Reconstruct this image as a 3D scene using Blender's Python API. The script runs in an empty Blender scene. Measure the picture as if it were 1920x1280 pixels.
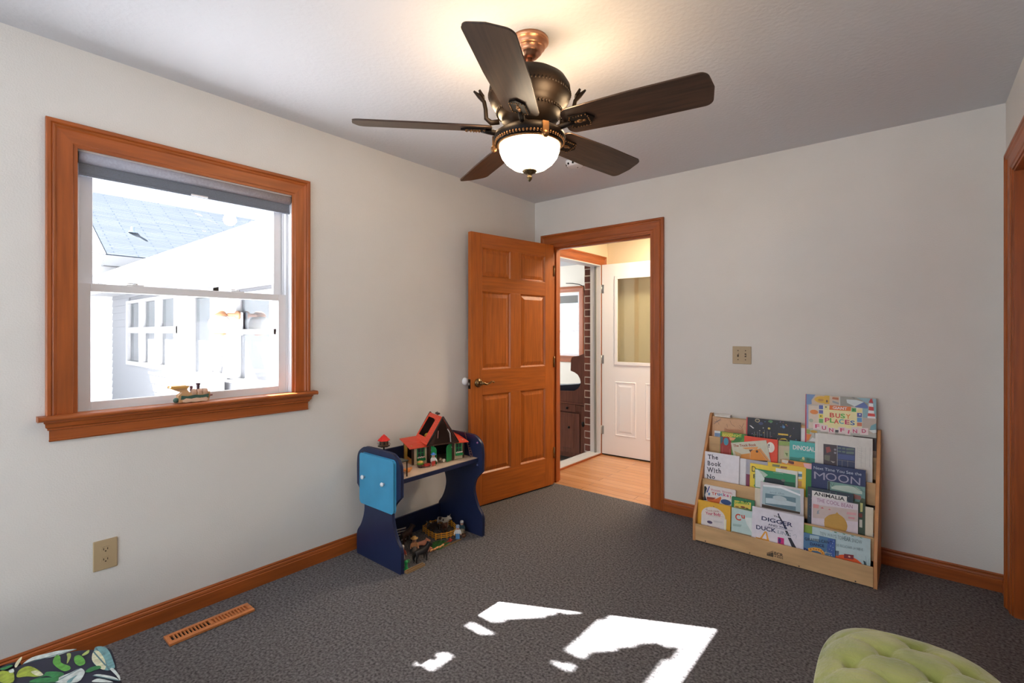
import bpy, math, random
from mathutils import Vector, Matrix
from math import sin, cos, pi, radians, sqrt
SC = bpy.context.scene
COL = SC.collection
rnd = random.Random(5)

# ---------------------------------------------------------------- camera
cam = bpy.data.cameras.new('camera'); camo = bpy.data.objects.new('camera', cam); COL.objects.link(camo)
camo.location = (2.5974, -3.4368, 1.2958)
camo.rotation_euler = (pi/2, 0, radians(39.785))
cam.sensor_width = 36.0; cam.lens = 911.6/1920*36
cam.shift_y = -(640-623.62)/1920
cam.clip_start = .02; cam.clip_end = 200
SC.camera = camo
SC.view_settings.view_transform = 'Standard'
try: SC.view_settings.look = 'None'
except Exception: pass
SC.view_settings.exposure = 0.14; SC.view_settings.gamma = 1.0
SC.view_settings.use_curve_mapping = False
try:
    SC.cycles.use_denoising = True
    SC.cycles.max_bounces = 10; SC.cycles.diffuse_bounces = 6; SC.cycles.transparent_max_bounces = 12
    SC.cycles.sample_clamp_indirect = 8.0; SC.cycles.caustics_reflective = False; SC.cycles.caustics_refractive = False
except Exception: pass

# ---------------------------------------------------------------- world, sun, daylight
w = bpy.data.worlds.new('world'); SC.world = w; w.use_nodes = True
w.node_tree.nodes['Background'].inputs[0].default_value = (.80, .90, 1, 1)
w.node_tree.nodes['Background'].inputs[1].default_value = 2.3
def light(name, kind, loc, energy, color=(1,1,1), **k):
    l = bpy.data.lights.new(name, kind); l.energy = energy; l.color = color
    o = bpy.data.objects.new(name, l); COL.objects.link(o); o.location = loc
    for a, v in k.items():
        if a == 'aim': o.rotation_euler = Vector(v).to_track_quat('-Z', 'Y').to_euler()
        else: setattr(l, a, v)
    return o
SUN = Vector((1, .50, -.975))
light('sun', 'SUN', (-6, -4, 8), 95, (1, .98, .95), angle=radians(.35), aim=SUN)
# fill light added behind the camera; then light of the rooms beyond the doorway
light('added_rear_fill', 'AREA', (1.2, -5.80, 1.50), 33, (.82, .90, 1), shape='RECTANGLE', size=1.9, size_y=1.4, aim=(.10, 1, -.02))
light('hall_ceiling_lamp', 'AREA', (1.0, .72, 2.42), 36, (1, .80, .56), shape='RECTANGLE', size=.5, size_y=.4, aim=(0, 0, -1))
light('porch_daylight', 'AREA', (-3.9, 1.6, 1.6), 120, (.95, .97, 1), shape='RECTANGLE', size=2.0, size_y=1.4, aim=(1, .1, -.05))

# ---------------------------------------------------------------- materials
MATS = {}
def mat(name, col, rough=.6, metal=0, noise=0, nscale=30, bump=0, bscale=200, spec=.5, emit=None, estr=0, alpha=None, coat=0, stretch=None, col2=None, detail=3):
    if name in MATS: return MATS[name]
    m = bpy.data.materials.new(name); m.use_nodes = True; nt = m.node_tree; b = nt.nodes['Principled BSDF']
    b.inputs['Base Color'].default_value = (*col, 1); b.inputs['Roughness'].default_value = rough; b.inputs['Metallic'].default_value = metal
    b.inputs['Specular IOR Level'].default_value = spec
    if coat: b.inputs['Coat Weight'].default_value = coat; b.inputs['Coat Roughness'].default_value = .15
    if emit: b.inputs['Emission Color'].default_value = (*emit, 1); b.inputs['Emission Strength'].default_value = estr
    tc = None
    if noise or bump:
        tc = nt.nodes.new('ShaderNodeTexCoord'); mp = nt.nodes.new('ShaderNodeMapping'); nt.links.new(tc.outputs['Object'], mp.inputs[0])
        if stretch: mp.inputs['Scale'].default_value = stretch
    if noise:
        n = nt.nodes.new('ShaderNodeTexNoise'); n.inputs['Scale'].default_value = nscale; n.inputs['Detail'].default_value = detail; nt.links.new(mp.outputs[0], n.inputs['Vector'])
        r = nt.nodes.new('ShaderNodeValToRGB'); c2 = col2 or tuple(c*(1-noise) for c in col)
        r.color_ramp.elements[0].color = (*c2, 1); r.color_ramp.elements[1].color = (*[min(1, c*(1+noise*.4)) for c in col], 1)
        r.color_ramp.elements[0].position = .3; r.color_ramp.elements[1].position = .7
        nt.links.new(n.outputs['Fac'], r.inputs[0]); nt.links.new(r.outputs[0], b.inputs['Base Color'])
    if bump:
        n2 = nt.nodes.new('ShaderNodeTexNoise'); n2.inputs['Scale'].default_value = bscale; n2.inputs['Detail'].default_value = 2; nt.links.new(mp.outputs[0], n2.inputs['Vector'])
        bp = nt.nodes.new('ShaderNodeBump'); bp.inputs['Strength'].default_value = bump; bp.inputs['Distance'].default_value = .01
        nt.links.new(n2.outputs['Fac'], bp.inputs['Height']); nt.links.new(bp.outputs[0], b.inputs['Normal'])
    MATS[name] = m; return m
def C(*c):   # plain coloured cover / plastic
    c = c[0] if len(c) == 1 else c
    n = 'colour_%d_%d_%d' % tuple(int(round(v*255)) for v in c)
    return mat(n, c, .45, noise=.06, nscale=40)
def wood(name, col, axis, rough=.4, dark=.55, coat=.0):
    st = [9, 9, 9]; st['xyz'.index(axis)] = .55
    return mat(name, col, rough, noise=dark*.5, nscale=7, stretch=st, coat=coat, detail=6, bump=.05, bscale=14)
ORANGE = (.36, .088, .014)
WX = wood('oak_trim_x', ORANGE, 'x'); WY = wood('oak_trim_y', ORANGE, 'y'); WZ = wood('oak_trim_z', ORANGE, 'z')
DOORW = wood('door_wood', (.45, .115, .012), 'z', .38); DOORX = wood('door_wood_rail', (.45, .115, .012), 'x', .38)
WALL = mat('wall_paint', (.70, .69, .665), .75, noise=.03, nscale=3, bump=.12, bscale=160)
CEIL = mat('ceiling_knockdown', (.62, .64, .68), .8, bump=.16, bscale=55)
CARPET = mat('carpet', (.185, .178, .185), .95, noise=.72, nscale=95, bump=.45, bscale=420, spec=.1, detail=7)
VINYL = mat('white_vinyl', (.72, .72, .74), .4)
WHITE = mat('white_paint', (.85, .86, .90), .35)
def glassmat(name, refl=.08, tint=(1, 1, 1), rough=0):
    m = bpy.data.materials.new(name); m.use_nodes = True; nt = m.node_tree; nt.nodes.clear()
    o = nt.nodes.new('ShaderNodeOutputMaterial'); mx = nt.nodes.new('ShaderNodeMixShader'); t = nt.nodes.new('ShaderNodeBsdfTransparent'); g = nt.nodes.new('ShaderNodeBsdfGlossy')
    t.inputs[0].default_value = (*tint, 1); g.inputs['Roughness'].default_value = rough; mx.inputs[0].default_value = refl
    nt.links.new(t.outputs[0], mx.inputs[1]); nt.links.new(g.outputs[0], mx.inputs[2]); nt.links.new(mx.outputs[0], o.inputs[0]); return m
GLASS = glassmat('window_glass', .06)

# ---------------------------------------------------------------- mesh building
class MB:
    def __init__(s): s.v = []; s.f = []; s.m = []; s.s = []; s.mats = []
    def mi(s, m):
        if m not in s.mats: s.mats.append(m)
        return s.mats.index(m)
    def add(s, vs, fs, m, M=None, smooth=False):
        k = len(s.v); i = s.mi(m)
        s.v += [tuple(M @ Vector(v)) if M is not None else tuple(v) for v in vs]
        for f in fs: s.f.append([k+a for a in f]); s.m.append(i); s.s.append(smooth)
        return s
    def box(s, a, b, m, M=None):
        (x0, y0, z0), (x1, y1, z1) = a, b
        vs = [(x0,y0,z0),(x1,y0,z0),(x1,y1,z0),(x0,y1,z0),(x0,y0,z1),(x1,y0,z1),(x1,y1,z1),(x0,y1,z1)]
        return s.add(vs, [(0,3,2,1),(4,5,6,7),(0,1,5,4),(1,2,6,5),(2,3,7,6),(3,0,4,7)], m, M)
    def prism(s, pts, d0, d1, m, axis='y', M=None):
        n = len(pts)
        def q(p, d):
            return {'x': (d, p[0], p[1]), 'y': (p[0], d, p[1]), 'z': (p[0], p[1], d)}[axis]
        vs = [q(p, d0) for p in pts]+[q(p, d1) for p in pts]
        fs = [tuple(range(n)), tuple(range(2*n-1, n-1, -1))]+[(i, (i+1) % n, n+(i+1) % n, n+i) for i in range(n)]
        return s.add(vs, fs, m, M)
    def lathe(s, prof, m, M=None, n=32, smooth=True):
        vs = []; fs = []
        for r, z in prof:
            for k in range(n): a = 2*pi*k/n; vs.append((r*cos(a), r*sin(a), z))
        for j in range(len(prof)-1):
            for k in range(n): fs.append((j*n+k, j*n+(k+1) % n, (j+1)*n+(k+1) % n, (j+1)*n+k))
        if prof[0][0] > 1e-4: fs.append(tuple(range(n-1, -1, -1)))
        if prof[-1][0] > 1e-4: fs.append(tuple((len(prof)-1)*n+k for k in range(n)))
        return s.add(vs, fs, m, M, smooth)
    def tube(s, pts, r, m, n=8, M=None, smooth=True):
        pts = [Vector(p) for p in pts]; R = r if isinstance(r, (list, tuple)) else [r]*len(pts); vs = []; fs = []
        up = Vector((0, 0, 1))
        for i, p in enumerate(pts):
            d = (pts[min(i+1, len(pts)-1)]-pts[max(i-1, 0)]).normalized()
            a = d.cross(up); a = a.normalized() if a.length > .05 else d.cross(Vector((1, 0, 0))).normalized(); b = d.cross(a).normalized()
            for k in range(n): t = 2*pi*k/n; vs.append(p+a*(R[i]*cos(t))+b*(R[i]*sin(t)))
        for j in range(len(pts)-1):
            for k in range(n): fs.append((j*n+k, j*n+(k+1) % n, (j+1)*n+(k+1) % n, (j+1)*n+k))
        fs += [tuple(range(n-1, -1, -1)), tuple((len(pts)-1)*n+k for k in range(n))]
        return s.add(vs, fs, m, M, smooth)
    def ball(s, c, r, m, M=None, n=14, h=9):
        rx, ry, rz = r if isinstance(r, (list, tuple)) else (r, r, r); vs = []; fs = []
        for j in range(h+1):
            t = -pi/2+pi*j/h; rr = max(cos(t), 1e-3)
            for k in range(n): a = 2*pi*k/n; vs.append((c[0]+rx*rr*cos(a), c[1]+ry*rr*sin(a), c[2]+rz*sin(t)))
        for j in range(h):
            for k in range(n): fs.append((j*n+k, j*n+(k+1) % n, (j+1)*n+(k+1) % n, (j+1)*n+k))
        return s.add(vs, fs, m, M, True)
    def build(s, name, parent=None, bevel=0, loc=None, subsurf=0, shade=None):
        me = bpy.data.meshes.new(name); me.from_pydata(s.v, [], s.f)
        for m in s.mats: me.materials.append(m)
        me.polygons.foreach_set('material_index', s.m); me.polygons.foreach_set('use_smooth', s.s); me.update()
        o = bpy.data.objects.new(name, me); COL.objects.link(o)
        if parent: o.parent = parent
        if loc: o.location = loc
        if bevel:
            b = o.modifiers.new('bevel', 'BEVEL'); b.width = bevel; b.segments = 2; b.limit_method = 'ANGLE'
        if subsurf:
            b = o.modifiers.new('sub', 'SUBSURF'); b.levels = subsurf; b.render_levels = subsurf
        return o
def empty(name, loc=(0,0,0), rz=0):
    o = bpy.data.objects.new(name, None); COL.objects.link(o); o.location = loc; o.rotation_euler = (0, 0, rz); o.empty_display_size = .05; return o
def tag(o, label, cat, group=None):
    o['label'] = label; o['category'] = cat
    if group: o['group'] = group
    return o
def st(o, label=None):
    o['kind'] = 'structure'
    if label: o['label'] = label
    return o
def skin(name, V, E, R, m, parent=None, sub=1):
    me = bpy.data.meshes.new(name); me.from_pydata(V, E, []); me.materials.append(m)
    o = bpy.data.objects.new(name, me); COL.objects.link(o)
    if parent: o.parent = parent
    o.modifiers.new('skin', 'SKIN').use_smooth_shade = True
    if not me.skin_vertices: bpy.context.view_layer.objects.active = o
    sv = me.skin_vertices[0].data if me.skin_vertices else None
    if sv:
        for i, r in enumerate(R): sv[i].radius = (r, r) if not isinstance(r, tuple) else r
        sv[0].use_root = True
    b = o.modifiers.new('sub', 'SUBSURF'); b.levels = sub; b.render_levels = sub
    return o
_gl = {}
def glyphs(text, bold):
    k = (text, bold)
    if k in _gl: return _gl[k]
    c = bpy.data.curves.new('lettering', 'FONT'); c.body = text; c.size = 1; c.resolution_u = 3
    if bold: c.offset = .022
    o = bpy.data.objects.new('lettering', c); COL.objects.link(o); bpy.context.view_layer.update()
    me = bpy.data.meshes.new_from_object(o.evaluated_get(bpy.context.evaluated_depsgraph_get()))
    V = [tuple(v.co) for v in me.vertices]; F = [tuple(p.vertices) for p in me.polygons]
    bpy.data.objects.remove(o); bpy.data.curves.remove(c); bpy.data.meshes.remove(me)
    _gl[k] = (V, F); return _gl[k]
SERIF = {'T': [(.5, 0, .42)], 'h': [(.16, 0, .36), (.84, 0, .36), (.1, .72, .3)], 'B': [(.1, 0, .26), (.1, .7, .26)], 'k': [(.14, 0, .36), (.86, 0, .34), (.1, .72, .3), (.78, .5, .34)],
         'W': [(.04, .7, .26), (.5, .7, .2), (.96, .7, .26)], 'i': [(.5, 0, 1.6), (.3, .5, 1.2)], 't': [(.6, 0, .5)], 'N': [(.08, 0, .34), (.08, .7, .34), (.92, .7, .34)], 'o': [], 'e': []}
def put_text(mb, s, m, M, w, h, bold=0, serif=False):
    """lettering in the local xy plane of M, w wide, capitals h high"""
    if serif:
        x = 0; items = []
        for ch in s:
            V, F = glyphs(ch, 1); x0 = min(v[0] for v in V); x1 = max(v[0] for v in V); cw = x1-x0
            items.append(([(v[0]-x0+x, v[1], 0) for v in V], F))
            for fx, yy, ww in SERIF.get(ch, []):
                cx = x+fx*cw; hw = ww*cw/2; items.append(([(cx-hw, yy-.02, 0), (cx+hw, yy-.02, 0), (cx+hw, yy+.035, 0), (cx-hw, yy+.035, 0)], [(0, 1, 2, 3)]))
            x += cw+.13
        W = x-.13
        for V, F in items: mb.add([(v[0]/W*w, v[1]/.72*h, 0) for v in V], F, m, M)
        return
    V, F = glyphs(s, bold)
    if not V: return
    x0 = min(v[0] for v in V); x1 = max(v[0] for v in V); y1 = max(v[1] for v in V); y0 = 0
    if s in ('!',): pass
    caps = .72 if any(ch.isupper() or ch in 'hkldtb!' for ch in s) else .53
    mb.add([((v[0]-x0)/(x1-x0)*w, v[1]/caps*h, 0) for v in V], F, m, M)
# ---------------------------------------------------------------- room shell
W, D, H = 2.938, -5.9, 2.44
DX0, DX1, DH = .186, 1.073, 2.045      # doorway rough opening in the back wall
WY0, WY1, WZ0, WZ1 = -3.065, -2.165, .962, 2.05   # window opening in the left wall
def S(name, mb, **k): return st(mb.build(name, **k))
S('floor', MB().box((-.12, D-.12, -.10), (W+.12, .02, 0), CARPET))
S('ceiling', MB().box((-.12, D-.12, H), (W+.12, .12, H+.12), CEIL))
S('wall_back', MB().box((-.12, 0, -.1), (DX0-.014, .12, H), WALL).box((DX1+.014, 0, -.1), (W+.12, .12, H), WALL).box((DX0-.014, 0, DH), (DX1+.014, .12, H), WALL))
S('wall_left', MB().box((-.12, D, -.1), (0, WY0, H), WALL).box((-.12, WY1, -.1), (0, 0, H), WALL).box((-.12, WY0, -.1), (0, WY1, WZ0), WALL).box((-.12, WY0, WZ1), (0, WY1, H), WALL))
RY1, RY0 = -.26, -1.15     # doorway in the right wall: its casing starts close to the corner
S('wall_right', MB().box((W, D, -.1), (W+.12, RY0, H), WALL).box((W, RY1, -.1), (W+.12, 0, H), WALL).box((W, RY0, 2.045), (W+.12, RY1, H), WALL))
S('wall_rear', MB().box((-.12, D-.12, -.1), (.25, D, H), WALL).box((2.45, D-.12, -.1), (W+.12, D, H), WALL).box((.25, D-.12, -.1), (2.45, D, .75), WALL).box((.25, D-.12, 2.3), (2.45, D, H), WALL))

# moulded casing: profile (distance from the outer edge, projection)
PROF = [(0, 0), (0, .019), (.004, .021), (.014, .021), (.018, .016), (.022, .0185), (.027, .017), (.033, .0125), (.06, .0115), (.080, .0105), (.083, .0065), (.092, .0055), (.095, .0055), (.095, 0)]
def casing(mb, rect, plane, mats, sides='LTR', width=.095):
    """rect = outer a0, z0, a1, z1 in the wall plane; plane(a, z, out) -> 3-D point"""
    a0, z0, a1, z1 = rect; k = width/.095
    def run(p, q, inn_p, inn_q, m):
        vs = []; n = len(PROF)
        for (base, inn) in ((p, inn_p), (q, inn_q)):
            for d, o in PROF: vs.append(plane(base[0]+inn[0]*d*k, base[1]+inn[1]*d*k, o))
        fs = [(i, i+1, n+i+1, n+i) for i in range(n-1)]+[tuple(range(n)), tuple(range(2*n-1, n-1, -1))]
        mb.add(vs, fs, m)
    if 'L' in sides: run((a0, z0), (a0, z1), (1, 0), (1, -1), mats[1])
    if 'R' in sides: run((a1, z0), (a1, z1), (-1, 0), (-1, -1), mats[1])
    if 'T' in sides: run((a0, z1), (a1, z1), (1, -1), (-1, -1), mats[0])
# doorway casing + jamb (back wall)
mb = MB(); casing(mb, (.0753, 0, 1.182, 2.138), lambda a, z, o: (a, -o, z), (WX, WZ)); S('trim_1', mb)
mb = MB().box((DX0-.014, 0, 0), (DX0, .12, DH-.014), WZ).box((DX1, 0, 0), (DX1+.014, .12, DH-.014), WZ).box((DX0-.014, 0, DH-.014), (DX1+.014, .12, DH), WX)
mb.box((DX0, .045, 0), (DX0+.012, .085, DH-.028), WZ).box((DX1-.012, .045, 0), (DX1, .085, DH-.028), WZ).box((DX0, .045, DH-.028), (DX1, .085, DH-.014), WX)
S('trim_2', mb)
# right wall doorway: casing, jamb and closed wooden door
mb = MB(); casing(mb, (-1.25, 0, -.165, 2.138), lambda a, z, o: (W-o*1.15, a, z), (WY, WZ)); S('trim_3', mb)
S('trim_4', MB().box((W, RY0-.0, 0), (W+.12, RY0+.014, 2.045), WZ).box((W, RY1-.014, 0), (W+.12, RY1, 2.045), WZ).box((W, RY0, 2.031), (W+.12, RY1, 2.045), WY))
# baseboards
BP = [(0, 0), (.0135, 0), (.0135, .058), (.011, .062), (.0125, .066), (.0105, .074), (.006, .078), (.0075, .083), (.004, .0895), (0, .0895)]
def baseboard(name, a0, a1, plane, m):
    n = len(BP); vs = [plane(a, o, z) for a in (a0, a1) for o, z in BP]
    return S(name, MB().add(vs, [(i, i+1, n+i+1, n+i) for i in range(n-1)]+[tuple(range(n)), tuple(range(2*n-1, n-1, -1))], m))
baseboard('baseboard_left', D, 0, lambda a, o, z: (o, a, z), WY)
baseboard('baseboard_back', 1.182, W, lambda a, o, z: (a, -o, z), WX)
baseboard('baseboard_back_corner', 0.0135, .0753, lambda a, o, z: (a, -o, z), WX)
baseboard('baseboard_right', -.165, -.0135, lambda a, o, z: (W-o, a, z), WY)
baseboard('baseboard_right_rear', D, -1.25, lambda a, o, z: (W-o, a, z), WY)
# ---------------------------------------------------------------- panelled doors
COLS = [(.10, .378), (.484, .766)]; ROWS = [(.245, .832), (1.02, 1.604), (1.715, 1.932)]
def six_panel(root, L, Ht, th, mv, mh, cols=COLS, rows=ROWS):
    """leaf in local x (0..L), z; front face at y=0, back at y=th"""
    z0 = .012; xs = [0]+[c for p in cols for c in p]+[L]; zs = [z0]+[c for p in rows for c in p]+[Ht]
    mb = MB()
    for i in (0, 2, 4): mb.box((xs[i], 0, z0), (xs[i+1], th, Ht), mv) if i != 2 else None
    for j in range(0, 8, 2): mb.box((xs[1], 0, zs[j]), (xs[4], th, zs[j+1]), mh)
    for (r0, r1) in rows: mb.box((xs[2], 0, r0), (xs[3], th, r1), mv)
    mb.build('leaf', root, bevel=.0015)
    for (c0, c1) in cols:
        for (r0, r1) in rows:
            p = MB(); i = .042; b = .010
            for s, y0 in ((1, 0), (-1, th)):
                yo = y0+s*.012; yi = y0+s*.0035; ye = y0+s*.0005
                def rect(d, y): return [(c0+d, y, r0+d), (c1-d, y, r0+d), (c1-d, y, r1-d), (c0+d, y, r1-d)]
                vs = rect(0, ye)+rect(b, y0+s*.011)+rect(b+.004, yo)+rect(i, yi)+rect(i+.001, yi)
                fs = [(4*k+a, 4*k+(a+1) % 4, 4*k+4+(a+1) % 4, 4*k+4+a) for k in range(4) for a in range(4)]+[(16, 17, 18, 19)]
                if s < 0: fs = [f[::-1] for f in fs]
                p.add(vs, fs, mv)
            p.build('panel', root)
BRASS = mat('antique_brass', (.20, .13, .06), .28, 1); DARKM = mat('dark_latch', (.02, .016, .012), .35, .8)
ANG = math.atan2(-.86, -.133)
d1 = empty('door_1', (.228, -.04, 0), ANG); st(d1, 'open six-panel orange wood door folded back to the left wall')
six_panel(d1, .870, 2.038, .036, DOORW, DOORX)
d1.scale = (1, -1, 1)    # leaf body lies on the wall side of its visible face
hd = MB(); hx, hz = .803, .925
MH = Matrix.Translation((hx, 0, hz)) @ Matrix.Rotation(pi/2, 4, 'X')
hd.lathe([(.033, 0), (.033, .004), (.026, .009), (.013, .012), (.012, .030), (.015, .034), (.015, .046), (.008, .05), (.0005, .05)], BRASS, MH, 24)
hd.tube([(hx, -.042, hz), (hx-.02, -.045, hz-.002), (hx-.045, -.047, hz-.010), (hx-.07, -.047, hz-.004), (hx-.092, -.046, hz+.008), (hx-.108, -.046, hz+.006), (hx-.112, -.046, hz-.001)], [.009, .010, .007, .006, .0055, .006, .0065], BRASS, 10)
hd.build('handle', d1)
MB().box((.8702, .006, .885), (.8725, .031, .955), DARKM).box((.872, .011, .912), (.879, .025, .930), mat('latch_bolt', (.6, .6, .6), .3, 1)).build('latch_plate', d1)
for z in (.28, 1.05, 1.82): MB().lathe([(.006, z-.045), (.006, z+.045)], BRASS, Matrix.Translation((-.004, -.004, 0)), 10).build('hinge', d1)
bm = MB(); bm.lathe([(.030, 0), (.030, .006), (.024, .018), (.012, .026), (.0005, .028)], WHITE, Matrix.Translation((0, -.868, .933)) @ Matrix.Rotation(pi/2, 4, 'Y'), 20)
tag(bm.build('wall_bumper'), 'white round rubber bumper on the left wall behind the door handle', 'door bumper')
d2 = st(empty('door_2', (W+.05, RY0+.016, 0), pi/2), 'closed wooden door in the right wall'); six_panel(d2, .858, 2.028, .036, DOORW, DOORX)
d2.scale = (1, -1, 1)
# ---------------------------------------------------------------- left window
w1 = st(empty('window_1', (0, -2.615, .96)), 'double hung window with orange wood casing'); WO = Vector((0, 2.615, -.96))
def P(mb, name, parent=w1, **k):
    mb.v = [tuple(Vector(v)+WO) for v in mb.v]; return mb.build(name, parent, **k)
mb = MB(); casing(mb, (-3.147, .972, -2.083, 2.132), lambda a, z, o: (o, a, z), (WY, WZ)); P(mb, 'casing')
# stool with rounded nose, bed mould and apron
sp = [(-.03, .955), (.050, .955), (.056, .959), (.058, .964), (.056, .970), (.050, .974), (-.03, .974)]
P(MB().prism(sp, -3.172, -2.058, WY, 'y').box((-.12, WY0, .955), (-.03, WY1, .966), VINYL), 'sill', bevel=.0015)
ap = [(0, .955), (.036, .955), (.036, .948), (.030, .944), (.028, .930), (.020, .924), (.020, .918), (.012, .915), (.012, .880), (.014, .877), (.012, .872), (0, .872)]
def mitre(y0, y1):
    n = len(ap); vs = [(x, y0+max(0, .036-x)*.75, z) for x, z in ap]+[(x, y1-max(0, .036-x)*.75, z) for x, z in ap]
    return MB().add(vs, [(i, (i+1) % n, n+(i+1) % n, n+i) for i in range(n)]+[tuple(range(n)), tuple(range(2*n-1, n-1, -1))], WY)
P(mitre(-3.155, -2.075), 'apron')
# wood jamb edge, vinyl liner
fr = MB()
for (a, b) in ((WY0-.002, WY0+.006), (WY1-.006, WY1+.002)): fr.box((-.015, a, .966), (.004, b, WZ1), WZ)
fr.box((-.015, WY0, WZ1-.010), (.004, WY1, WZ1+.002), WY)
P(fr, 'jamb')
fr = MB()
for (a, b) in ((WY0, WY0+.010), (WY1-.010, WY1)): fr.box((-.118, a, .962), (-.012, b, WZ1), VINYL)
for (a, b) in ((WY0+.010, WY0+.022), (WY1-.022, WY1-.010)): fr.box((-.118, a, .966), (-.050, b, WZ1), VINYL)
for (a, b) in ((WY0+.022, WY0+.030), (WY1-.030, WY1-.022)): fr.box((-.118, a, .966), (-.088, b, WZ1), VINYL).box((-.080, a, .966), (-.074, b, WZ1), VINYL)
fr.box((-.118, WY0, WZ1-.02), (-.012, WY1, WZ1), VINYL).box((-.118, WY0+.01, .962), (-.045, WY1-.01, .976), VINYL)
P(fr, 'frame')
def sash(name, x0, x1, y0, y1, z0, z1, st_, rb, rt):
    mb = MB().box((x0, y0, z0), (x1, y0+st_, z1), VINYL).box((x0, y1-st_, z0), (x1, y1, z1), VINYL).box((x0, y0+st_, z0), (x1, y1-st_, z0+rb), VINYL).box((x0, y0+st_, z1-rt), (x1, y1-st_, z1), VINYL)
    o = P(mb, name, bevel=.002)
    P(MB().box(((x0+x1)/2-.002, y0+st_-.004, z0+rb-.004), ((x0+x1)/2+.002, y1-st_+.004, z1-rt+.004), GLASS), 'pane', o)
    return o
up = sash('upper_sash', -.110, -.086, WY0+.030, WY1-.028, 1.475, 2.03, .044, .030, .05)
lo = sash('lower_sash', -.078, -.050, WY0+.022, WY1-.022, .974, 1.502, .040, .034, .034)
for yy in (-2.85, -2.43):
    lk = MB().box((-.074, yy-.03, 1.502), (-.054, yy+.03, 1.507), VINYL).lathe([(.010, 1.507), (.009, 1.514), (.0005, 1.515)], VINYL, Matrix.Translation((-.064, yy, 0)), 12).box((-.068, yy-.028, 1.510), (-.062, yy+.004, 1.515), VINYL)
    P(lk, 'lock', lo)
# roller blind
FAB = mat('blind_fabric', (.17, .19, .235), .85, noise=.25, nscale=160, stretch=(1, 1, 6))
rb = tag(empty('roller_blind', (-.03, -2.61, 2.03)), 'charcoal grey roller blind rolled up at the top of the left window', 'blind')
q = MB().lathe([(.022, -.436), (.0245, -.436), (.0245, .436), (.022, .436)], mat('blind_roll_fabric', (.36, .36, .42), .8, noise=.15, nscale=120), Matrix.Translation((0, 0, -.014)) @ Matrix.Rotation(pi/2, 4, 'X'), 28); q.build('roll', rb)
MB().box((-.004, -.434, -.082), (-.002, .434, -.030), FAB).build('shade_cloth', rb)
MB().box((-.008, -.434, -.090), (.002, .434, -.078), FAB).build('hem_bar', rb, bevel=.002)
MB().box((.002, -.035, -.088), (.008, .035, -.080), VINYL).build('pull_tab', rb, bevel=.002)
for s in (-1, 1): MB().box((-.02, s*.441-.003, -.045), (.02, s*.441+.003, .002), DARKM).build('bracket', rb)

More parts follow.
